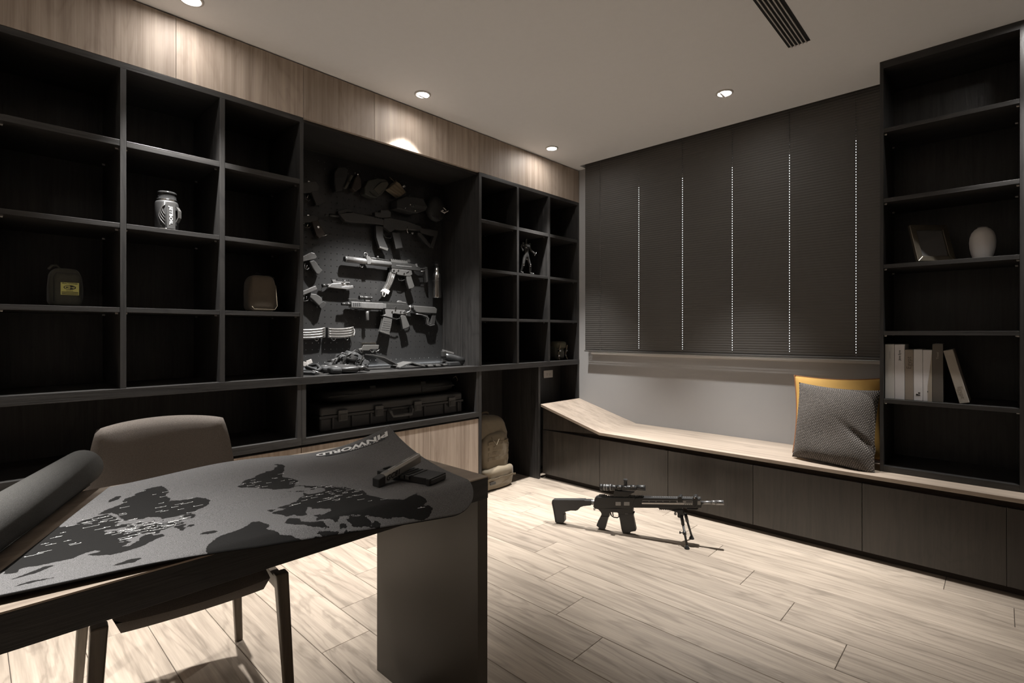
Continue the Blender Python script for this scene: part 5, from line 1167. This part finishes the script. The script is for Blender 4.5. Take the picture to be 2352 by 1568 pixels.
m=MB(); a=fp(*J['rh']); m.tube([a+Vector((0,-.008,-.012)),a+Vector((.004,.006,.004)),a+Vector((.004,.010,.016))],.0032,6); m.build('held_tool',CHROME,t)
# ================================================================== miniature rucksack
t=thing('miniature_rucksack','small olive canvas rucksack with pale buckle straps in the lowest corner cubby','bag',(-.11,3.338,LEDZ1))
m=MB(); m.ell((-.13,3.335,.945),.045,.062,.065,22,14,.45); m.build('body',GREEN,t)
m=MB(); m.ell((-.115,3.335,1.000),.052,.060,.030,20,10,.45); m.build('flap',plain('canvas_olive',(.085,.078,.05),.8,var=.2,vscale=50,bump=.5,bscale=400),t)
for s in (-1,1):
    m=MB(); m.ribbon([(-.058,3.335+s*.045,1.0),(-.066,3.335+s*.045,.96),(-.078,3.335+s*.047,.92),(-.06,3.335+s*.052,.884)],(0,.006,0),(.003,0,0)); m.build('strap',TAND,t)
    for z in (.955,.915): m=MB(); m.box(-.080 if z<.93 else -.072,-.056 if z>.93 else -.068,3.335+s*.046-.009,3.335+s*.046+.009,z-.006,z+.006); m.build('buckle',METAL,t)
m=MB(); m.ell((-.083,3.335,.925),.012,.032,.030,14,8,.5); m.build('front_pocket',GREEN,t)
# ================================================================== gloves, belt and holster on the ledge
lz=LEDZ1
def led(px,py,x): v=onx(px,py,x); return v
def glove(label,cx,cy,rz,mat,seed,s=1.0,z=0.0):
    t=thing('leather_glove',label,'glove',(cx,cy,lz+z),rz,'gloves on the ledge')
    M_=Matrix.Translation((cx,cy,lz+z))@Matrix.Rotation(rz,4,'Z')
    rn=random.Random(seed)
    def sk(name,path,rad,mt,flat=.55):
        m=MB(); m.tube([M_@Vector((x*s,y*s,zz*s)) for x,y,zz in path],[r*s for r in rad],12)
        return m.build(name,mt,t)
    m=MB(); m.ell((0,0,0),.042*s,.062*s,.020*s,20,12,.7)
    for i,v in enumerate(m.v): 
        d=v*1.0; d.z=d.z*(1+.12*math.sin(d.x*90+seed)+.1*math.sin(d.y*70)); m.v[i]=M_@(d+Vector((0,0,.0215*s)))
    b=m.build('palm',mat,t)
    for k,(x,l) in enumerate(((-.030,.058),(-.010,.072),(.010,.070),(.030,.054))):
        a=rn.uniform(-.010,.010); up=rn.uniform(.0,.010)
        sk('finger',[(x,.045,.020),(x+a*.5,.045+l*.5,.022+up),(x+a,.045+l*.85,.016+up*.5),(x+a*1.2,.045+l,.012)],[.0125,.0115,.0105,.006],mat)
    sk('thumb',[(-.036,-.010,.018),(-.058,.018,.020),(-.066,.045,.014),(-.068,.055,.011)],[.014,.013,.0115,.006],mat)
    m=MB(); m.ell((0,0,0),.040*s,.034*s,.019*s,20,10,.6)
    for i,v in enumerate(m.v): m.v[i]=M_@(v+Vector((0,-.078*s,.0195*s)))
    m.build('cuff',BLKN,t)
    m=MB(); m.ell((0,0,0),.026*s,.016*s,.004*s,16,6,.8)
    for i,v in enumerate(m.v): m.v[i]=M_@(v+Vector((0,-.078*s,.0385*s)))
    m.build('cuff_badge',GUNL,t); return t
glove('black leather glove with an oval cuff badge lying flat at the ledge front',-.066,1.435,-.12,LEATH,3)
glove('black leather glove heaped behind the badge glove against the board',-.195,1.435,.04,LEATH,8,1.0,.0)
t=thing('coiled_strap','tangled black webbing strap with pale buckles at the niche corner','strap',(-.17,1.27,lz))
m=MB(); rn=random.Random(5); path=[(-.30,1.19,lz+.008),(-.22,1.20,lz+.012),(-.12,1.21,lz+.010),(-.07,1.24,lz+.010),(-.12,1.28,lz+.022),(-.22,1.27,lz+.030),(-.28,1.30,lz+.035),(-.20,1.32,lz+.045),(-.12,1.30,lz+.030),(-.09,1.27,lz+.022),(-.15,1.24,lz+.040),(-.22,1.25,lz+.050)]
sm=[]
for i in range(len(path)-1):
    for q in range(4): a=Vector(path[i]).lerp(Vector(path[i+1]),q/4); sm.append(a)
m.tube(sm,.0085,8); m.build('webbing',BLKN,t)
for c,r in (((-.20,1.275,lz+.062),.35),((-.16,1.235,lz+.052),-.4)):
    m=MB(); m.obox(c,(.004,0,.001),(0,.016*math.cos(r),.016*math.sin(r)),(0,-.012*math.sin(r),.012*math.cos(r))); m.build('buckle',WHITE,t,bevel=.002)
m=MB(); m.tube([(-.08,1.235,lz+.024),(-.075,1.265,lz+.014),(-.07,1.29,lz+.008)],.003,6); m.build('metal_bar',METAL,t)
t=thing('mesh_vest','heaped black mesh pouches and cords behind the gloves','vest',(-.28,1.56,lz))
rn=random.Random(11)
for i in range(9):
    y=1.45+.028*i+rn.uniform(-.012,.012); x=-.325+rn.uniform(-.012,.012); h=(.050,.066,.084,.094,.100,.104,.090,.080,.066)[i]
    m=MB(); m.ell((0,0,0),rn.uniform(.034,.046),rn.uniform(.026,.040),rn.uniform(.020,.034),16,10,.6,Matrix.Rotation(rn.uniform(-.5,.5),3,'X')@Matrix.Rotation(rn.uniform(-.4,.4),3,'Y'))
    zt_=h-.03; p1,p2=rn.uniform(0,6),rn.uniform(0,6)
    for k,v in enumerate(m.v):
        f=1+.10*math.sin(v.y*150+p1)+.10*math.sin(v.x*120+v.z*160+p2); q=Vector((x,y,lz+zt_))+v*f; q.z=max(q.z,lz+.0006); m.v[k]=q
    m.build('pouch',LEATH if i%3==1 else BLKN,t)
    m=MB(); m.ell((x,y,lz+zt_*.5),.040,.030,max(.004,zt_*.5),12,6,.6)
    for k,v in enumerate(m.v): m.v[k].z=max(v.z,lz+.0006)
    m.build('padding',BLKN,t)
for i in range(4):
    y=1.47+.06*i; m=MB(); m.ribbon([(-.288,y-.02,lz+.03),(-.280,y,lz+.07+.006*i),(-.290,y+.03,lz+.085)],(0,.006,.002),(.003,0,0)); m.build('strap',POLYG,t)
m=MB(); m.tube([(-.285,1.48,lz+.08),(-.275,1.51,lz+.105),(-.278,1.55,lz+.09),(-.27,1.59,lz+.118),(-.278,1.64,lz+.095)],.003,6); m.build('cord',LEATH,t)
m=MB(); m.ribbon([(-.215,1.65,lz+.088),(-.205,1.72,lz+.070),(-.20,1.78,lz+.040),(-.20,1.81,lz+.022)],(.045,0,0),(0,.002,.006)); m.build('flap',POLYG,t)
t=thing('weapon_belt','grey padded weapon belt lying along the ledge towards the holster','belt',(-.16,1.95,lz))
m=MB(); bp_=[(-.17,1.80,lz+.004),(-.165,1.84,lz+.020),(-.16,1.885,lz+.032),(-.16,1.93,lz+.018),(-.155,1.98,lz+.006),(-.15,2.05,lz+.005),(-.15,2.12,lz+.006),(-.155,2.163,lz+.008)]
m.ribbon(bp_,(.050,0,0),(0,0,.010)); m.build('belt_band',plain('belt_grey',(.055,.053,.05),.75,var=.2,vscale=60,bump=.5,bscale=300),t,bevel=.003)
m=MB(); m.ribbon([p for p in bp_],(.052,0,0),(0,0,.003)); m.build('belt_lining',BLKN,t)
for y in (1.99,2.05,2.11): m=MB(); m.ribbon([(-.205,y,lz+.018),(-.15,y,lz+.0195),(-.095,y,lz+.018)],(0,.010,0),(0,0,.003)); m.build('loop',BLKN,t)
t=thing('holster','black moulded holster with an empty round muzzle at the ledge end','holster',(-.14,2.25,lz))
a=Vector((-.17,2.165,lz+.072)); b=Vector((-.105,2.300,lz+.030))
m=MB(); m.tube([a,a.lerp(b,.35),a.lerp(b,.7),b],[.022,.027,.026,.024],14); m.build('holster_shell',plain('gloss_kydex',(.022,.022,.022),.28),t)
m=MB(); d=(b-a).normalized(); m.cyl(b-d*.002,b+d*.004,.019,n=16); m.build('muzzle_ring',GUN,t)
m=MB(); m.obox(a.lerp(b,.28)+Vector((0,0,.034)),d*.040,d.cross(Vector((0,0,1))).normalized()*.010,Vector((0,0,.006))); m.build('sight_rail',GUNL,t,bevel=.001)
m=MB(); m.obox(a.lerp(b,.05)+Vector((.02,-.01,.012)),(.012,0,0),(0,.014,0),(0,0,.018)); m.build('belt_clip',POLY,t,bevel=.003)
m=MB(); m.obox((-.14,2.235,lz+.015),(.04,0,0),(0,.06,0),(0,0,.014)); m.build('paddle',BLKN,t,bevel=.006)
# ================================================================== bookcase contents
SZ=.775
def book(label,x0,x1,h,col,title=None,tcol=None,tpos=.7,tsize=.018,lean=0.0,band=None,dep=.16,y0=3.125,flip=False,glyph=None,bold=.0):
    t=thing('book',label,'book',((x0+x1)/2,y0+dep/2,SZ),0,'books on the bookcase shelf')
    mt=plain('book_cover',col,.6,var=.06,vscale=20); w=x1-x0
    c,s=math.cos(lean),math.sin(lean)
    def B(u,y,z): # u across, z up, leaning about bottom right corner
        uu=u-w; X=uu*c+z*-s if lean else uu; Z=z*c+uu*s*-1*-1 if lean else z
        if lean: X=uu*c - z*s; Z=uu*s*-1*-1 + z*c
        return Vector((x1+X, y0+y, SZ+.0006+(Z-( -w*s if False else 0)) ))
    lift_=0.0
    if lean: lift_=w*s
    def B2(u,y,z): v=B(u,y,z); v.z+=lift_; return v
    m=MB(); m.add([B2(u,y,z) for z in (0,h) for y in (0,dep) for u in (0,w)],[(0,2,3,1),(4,5,7,6),(0,1,5,4),(2,6,7,3),(0,4,6,2),(1,3,7,5)]); cv=m.build('cover',mt,t,bevel=.0015)
    m=MB(); e=.003; m.add([B2(u,y,z) for z in (h-.0005,h+.0003) for y in (e*2,dep-e) for u in (e,w-e)],[(0,2,3,1),(4,5,7,6),(0,1,5,4),(2,6,7,3),(0,4,6,2),(1,3,7,5)]); m.build('page_block',plain('page_paper',(.55,.53,.48),.8) if 'page_paper' not in bpy.data.materials else bpy.data.materials['page_paper'],t)
    if title:
        sg=-1 if flip else 1
        text('spine_text',title,tcol or INKD,cv,lambda x,y: B2(w*.5-sg*y*tsize,-.0006,h*tpos+sg*x*tsize),spacing=1.05,bold=bold)
    if band:
        m=MB(); m.add([B2(u,-.0005,z) for u,z in band],[(0,1,2,3)]); m.build('spine_band',plain('spine_beige',(.30,.26,.21),.6),cv,fix=False)
    if glyph:
        m=MB()
        for (a,b,q,r) in glyph: m.add([B2(w*a,-.0006,h*q),B2(w*b,-.0006,h*q),B2(w*b,-.0006,h*r),B2(w*a,-.0006,h*r)],[(0,1,2,3)])
        m.build('spine_mark',INKD,cv,fix=False)
    return t
LG=(.46,.45,.43); WH=(.55,.53,.53); BG=(.235,.195,.16); DKB=(.085,.073,.06); BG2=(.30,.265,.225)
book('pale grey book with tiny lettering against the bookcase side',2.1065,2.1445,.268,LG,'London',plain('print_grey',(.25,.24,.23),.6),.80,.011)
book('tall white book with black title Jane Eyre',2.1455,2.1845,.268,WH,'Jane Eyre',INKD,.80,.0125,bold=.02)
book('taupe book with thin title Egypt standing upright',2.1855,2.2180,.243,BG,'Egypt',plain('print_brown',(.09,.07,.05),.6),.74,.026)
book('white book with a black square mark near its foot',2.2190,2.2530,.245,WH,glyph=[(.28,.42,.10,.135),(.42,.62,.10,.12),(.50,.74,.135,.165),(.60,.74,.10,.12),(.28,.50,.105,.125)])
book('half white half beige book next to the square mark book',2.2540,2.2880,.243,WH,band=[(.018,.0),(.034,.0),(.034,.243),(.018,.075)],glyph=[(.48,.58,.175,.20)])
book('tall dark brown book at the end of the upright row',2.2890,2.3280,.272,DKB,'Travel',plain('print_light',(.35,.32,.28),.6),.80,.012)
book('beige book with title Egypt leaning alone on the shelf',2.385,2.420,.247,BG2,'Egypt',plain('print_tan',(.16,.13,.10),.6),.20,.024,lean=math.radians(13.5),flip=True)
# picture frame leaning back, facing the room
fz=1.4365; ang=math.radians(41); E1=Vector((math.cos(ang),math.sin(ang),0)); BKD=Vector((-math.sin(ang),math.cos(ang),0)); le=math.radians(17)
UPV=BKD*math.sin(le)+Vector((0,0,math.cos(le))); NRM=UPV.cross(E1)*-1
fb=ony(2107,604,3.125); FO=Vector((fb.x,3.125,fz+.0045))
t=thing('picture_frame','empty bronze picture frame leaning on the bookcase shelf','picture frame',tuple(FO))
FWD,FHT,FBW=.176,.192,.026
NRM=E1.cross(UPV)  
if NRM.dot(CAM-FO)<0: NRM=-NRM
FRM=plain('frame_bronze',(.20,.175,.135),.34,.8,var=.15,vscale=40)
def fpn(u,v,w_=0): return FO+E1*u+UPV*v+NRM*w_
def fbar(p): 
    m=MB(); m.prism([fpn(u,v,-.010) for u,v in p],NRM*.016); m.build('frame_bar',FRM,t,bevel=.002)
    
W_,H_,b_=FWD,FHT,FBW
for p in ([(0,0),(W_,0),(W_-b_,b_),(b_,b_)],[(W_,0),(W_,H_),(W_-b_,H_-b_),(W_-b_,b_)],[(W_,H_),(0,H_),(b_,H_-b_),(W_-b_,H_-b_)],[(0,H_),(0,0),(b_,b_),(b_,H_-b_)]): fbar(p)
m=MB(); m.prism([fpn(u,v,-.006) for u,v in ((b_,b_),(W_-b_,b_),(W_-b_,H_-b_),(b_,H_-b_))],NRM*.003); m.build('pane',plain('frame_picture_glass',(.12,.115,.112),.25),t)
m=MB(); m.tube([fpn(W_*.5,H_*.7,-.012),FO+E1*W_*.5+BKD*.10+Vector((0,0,-.001))],.004,6); m.build('easel_leg',FRM,t)
# vase
vx,vy=2.462,3.215
t=thing('egg_vase','white matte egg shaped vase on the bookcase shelf','vase',(vx,vy,1.4365))
hv=.150; MB().lathe([(0,0),(.029,0),(.033,.004),(.0400,.026),(.0455,.055),(.0470,.080),(.0450,.104),(.0390,.124),(.0280,.139),(.0190,.1450),(.0165,.1475),(.0150,.1460),(.0150,.1400),(0,.139)],(vx,vy,1.4365),40).build('vase_body',plain('vase_white',(.62,.59,.57),.5),t)
MB().lathe([(.0158,.1470),(.0185,.1490),(.0172,.1505),(.0150,.1480)],(vx,vy,1.4365),32).build('rim',GUNL,t)
# ================================================================== cushions
def cushion(name,label,cen,wv,hv_,th,mat,n=44,seed=1,pinch=.10,edge=None,sag=0.0,fold=None):
    t=thing(name,label,'cushion',(cen.x,cen.y,BZ)); nv=wv.cross(hv_).normalized()
    if nv.dot(CAM-cen)<0: nv=-nv
    rn=random.Random(seed); ph=[rn.uniform(0,6.28) for _ in range(6)]
    def f(sd):
        def g(u,v):
            a=2*u-1; b=2*v-1
            aa=a*(1-pinch*(1-b*b)*abs(a)**2*.9); bb=b*(1-pinch*(1-a*a)*abs(b)**2*.9)
            k=max(0,(1-a**4)*(1-b**4))**.5*(1-.25*(a*a+b*b)*.5)
            d=th*k*(1+.07*math.sin(4*a+ph[0]+2*b)+.06*math.sin(5*b+ph[1]-2*a))
            if fold and sd>0: d-=fold[2]*math.exp(-(((a-fold[0])*.6+(b-fold[1])*1.0)/.10)**2)*math.exp(-((a-.85)/.45)**2)
            p=cen+wv*aa+hv_*bb+nv*(sd*d)
            p=p+Vector((0,0,-sag*(1-b)*.5*(1+a)*.5))
            if p.z<BZ+.002: p.z=BZ+.002
            return p
        return g
    m=MB(); m.grid(f(1),n,n,uv=True); m.grid(f(-1),n,n); m.uv=m.uv+m.uv; o=m.build('cover',mat,t)
    if edge:
        m=MB(); g=f(0); path=[g(k/30,1) for k in range(31)]+[g(1,1-k/30) for k in range(1,31)]+[g(1-k/30,0) for k in range(1,31)]+[g(0,k/30) for k in range(1,30)]
        m.tube(path,.0042,6,True); m.build('piping',edge,t)
    return t
KN,nt,pb=newmat('knit_grey'); L=nt.links.new
uvn=N(nt,'ShaderNodeUVMap'); sx=N(nt,'ShaderNodeSeparateXYZ'); L(uvn.outputs[0],sx.inputs[0])
def wavn(sock,f,ph=0.0,extra=None):
    a=N(nt,'ShaderNodeMath',operation='MULTIPLY_ADD'); a.inputs[1].default_value=f; a.inputs[2].default_value=ph; L(sock,a.inputs[0])
    if extra: e=N(nt,'ShaderNodeMath',operation='ADD'); L(a.outputs[0],e.inputs[0]); L(extra,e.inputs[1]); a=e
    s_=N(nt,'ShaderNodeMath',operation='SINE'); L(a.outputs[0],s_.inputs[0]); return s_
rows=52; rw=wavn(sx.outputs['Y'],rows*2*math.pi)
fl2=N(nt,'ShaderNodeMath',operation='MULTIPLY'); fl2.inputs[1].default_value=rows; L(sx.outputs['Y'],fl2.inputs[0]); f3=N(nt,'ShaderNodeMath',operation='FLOOR'); L(fl2.outputs[0],f3.inputs[0]); f4=N(nt,'ShaderNodeMath',operation='MULTIPLY'); f4.inputs[1].default_value=math.pi; L(f3.outputs[0],f4.inputs[0])
cl=wavn(sx.outputs['X'],44*2*math.pi,0,f4.outputs[0])
hh=N(nt,'ShaderNodeMath',operation='ADD'); ra_=N(nt,'ShaderNodeMath',operation='ABSOLUTE'); 
rw2=wavn(sx.outputs['Y'],rows*math.pi); L(rw2.outputs[0],ra_.inputs[0]); L(ra_.outputs[0],hh.inputs[0]); c5=N(nt,'ShaderNodeMath',operation='MULTIPLY_ADD'); c5.inputs[1].default_value=.5; c5.inputs[2].default_value=-.45; L(cl.outputs[0],c5.inputs[0]); L(c5.outputs[0],hh.inputs[1])
mr=N(nt,'ShaderNodeMapRange'); mr.inputs['From Min'].default_value=.2; mr.inputs['From Max'].default_value=.95; L(hh.outputs[0],mr.inputs['Value'])
mx=N(nt,'ShaderNodeMix',data_type='RGBA'); mx.inputs['A'].default_value=(.085,.074,.066,1); mx.inputs['B'].default_value=(.29,.262,.238,1); L(mr.outputs['Result'],mx.inputs['Factor']); L(mx.outputs['Result'],pb.inputs['Base Color'])
bp=N(nt,'ShaderNodeBump'); bp.inputs['Strength'].default_value=.9; bp.inputs['Distance'].default_value=.004; L(hh.outputs[0],bp.inputs['Height']); L(bp.outputs['Normal'],pb.inputs['Normal']); pb.inputs['Roughness'].default_value=.9; pb.inputs['Specular IOR Level'].default_value=.15
OCH=plain('ochre_cotton',(.52,.30,.075),.8,var=.08,vscale=20,bump=.2,bscale=500); OCHD=plain('rust_piping',(.22,.09,.035),.8)
cushion('ochre_cushion','ochre yellow cushion with rust piping behind the grey knitted cushion',Vector((1.868,3.305,.640)),Vector((.205,.055,0)),Vector((-.012,.060,.212)),.055,OCH,seed=4,edge=OCHD,pinch=.08)
cushion('knitted_cushion','grey coarse knitted cushion leaning beside the bookcase',Vector((1.890,3.125,.617)),Vector((.192,-.030,-.006)),Vector((.004,.052,.200)),.070,KN,seed=2,pinch=.07,sag=.02,fold=(.80,-.25,.022))
import OpenImageIO as oiio, numpy as np
b=oiio.ImageBuf('/workdir/render_main.png'); a=b.get_pixels(oiio.FLOAT)[:,:,:3]
k=a.shape[1]/2352
pts={'ceil mid(140,132,122)':(1300,150),'ceil R(118,110,107)':(1900,130),'ceil nearL(128,118,110)':(900,60),'wall(140,133,128)':(1600,900),'floor rifle(222,203,180)':(1520,1235),'floor LR(160,140,122)':(1900,1450),'floor mid(150,132,115)':(1250,1450),'floor desk left(225,205,180)':(450,1480),
'wood spot(215,195,180)':(340,90),'wood dim(115,98,88)':(620,180),'bench(205,185,160)':(1600,1015),'mat(105,103,103)':(560,1150),'leg(85,72,52)':(1000,1300),'door mid(55,47,40)':(1850,1130),'door low(85,73,60)':(1850,1215),'blind(62,57,52)':(1600,600),'blind low(68,60,52)':(1750,780),'peg low(50,48,44)':(760,690),'shelf edge(85,78,75)':(283,600),'shelf back(30,28,28)':(150,250),'chair(80,70,62)':(370,1030),'desk woodL(225,205,180)':(60,1400),'vase':(2243,560),'pillow':(1920,980),'base wood(130,108,92)':(1040,1010)}
for n,(x,y) in pts.items():
    x,y=int(x*k),int(y*k); q=a[y-2:y+3,x-2:x+3].mean((0,1))*255; print('%-32s'%n,q.astype(int))
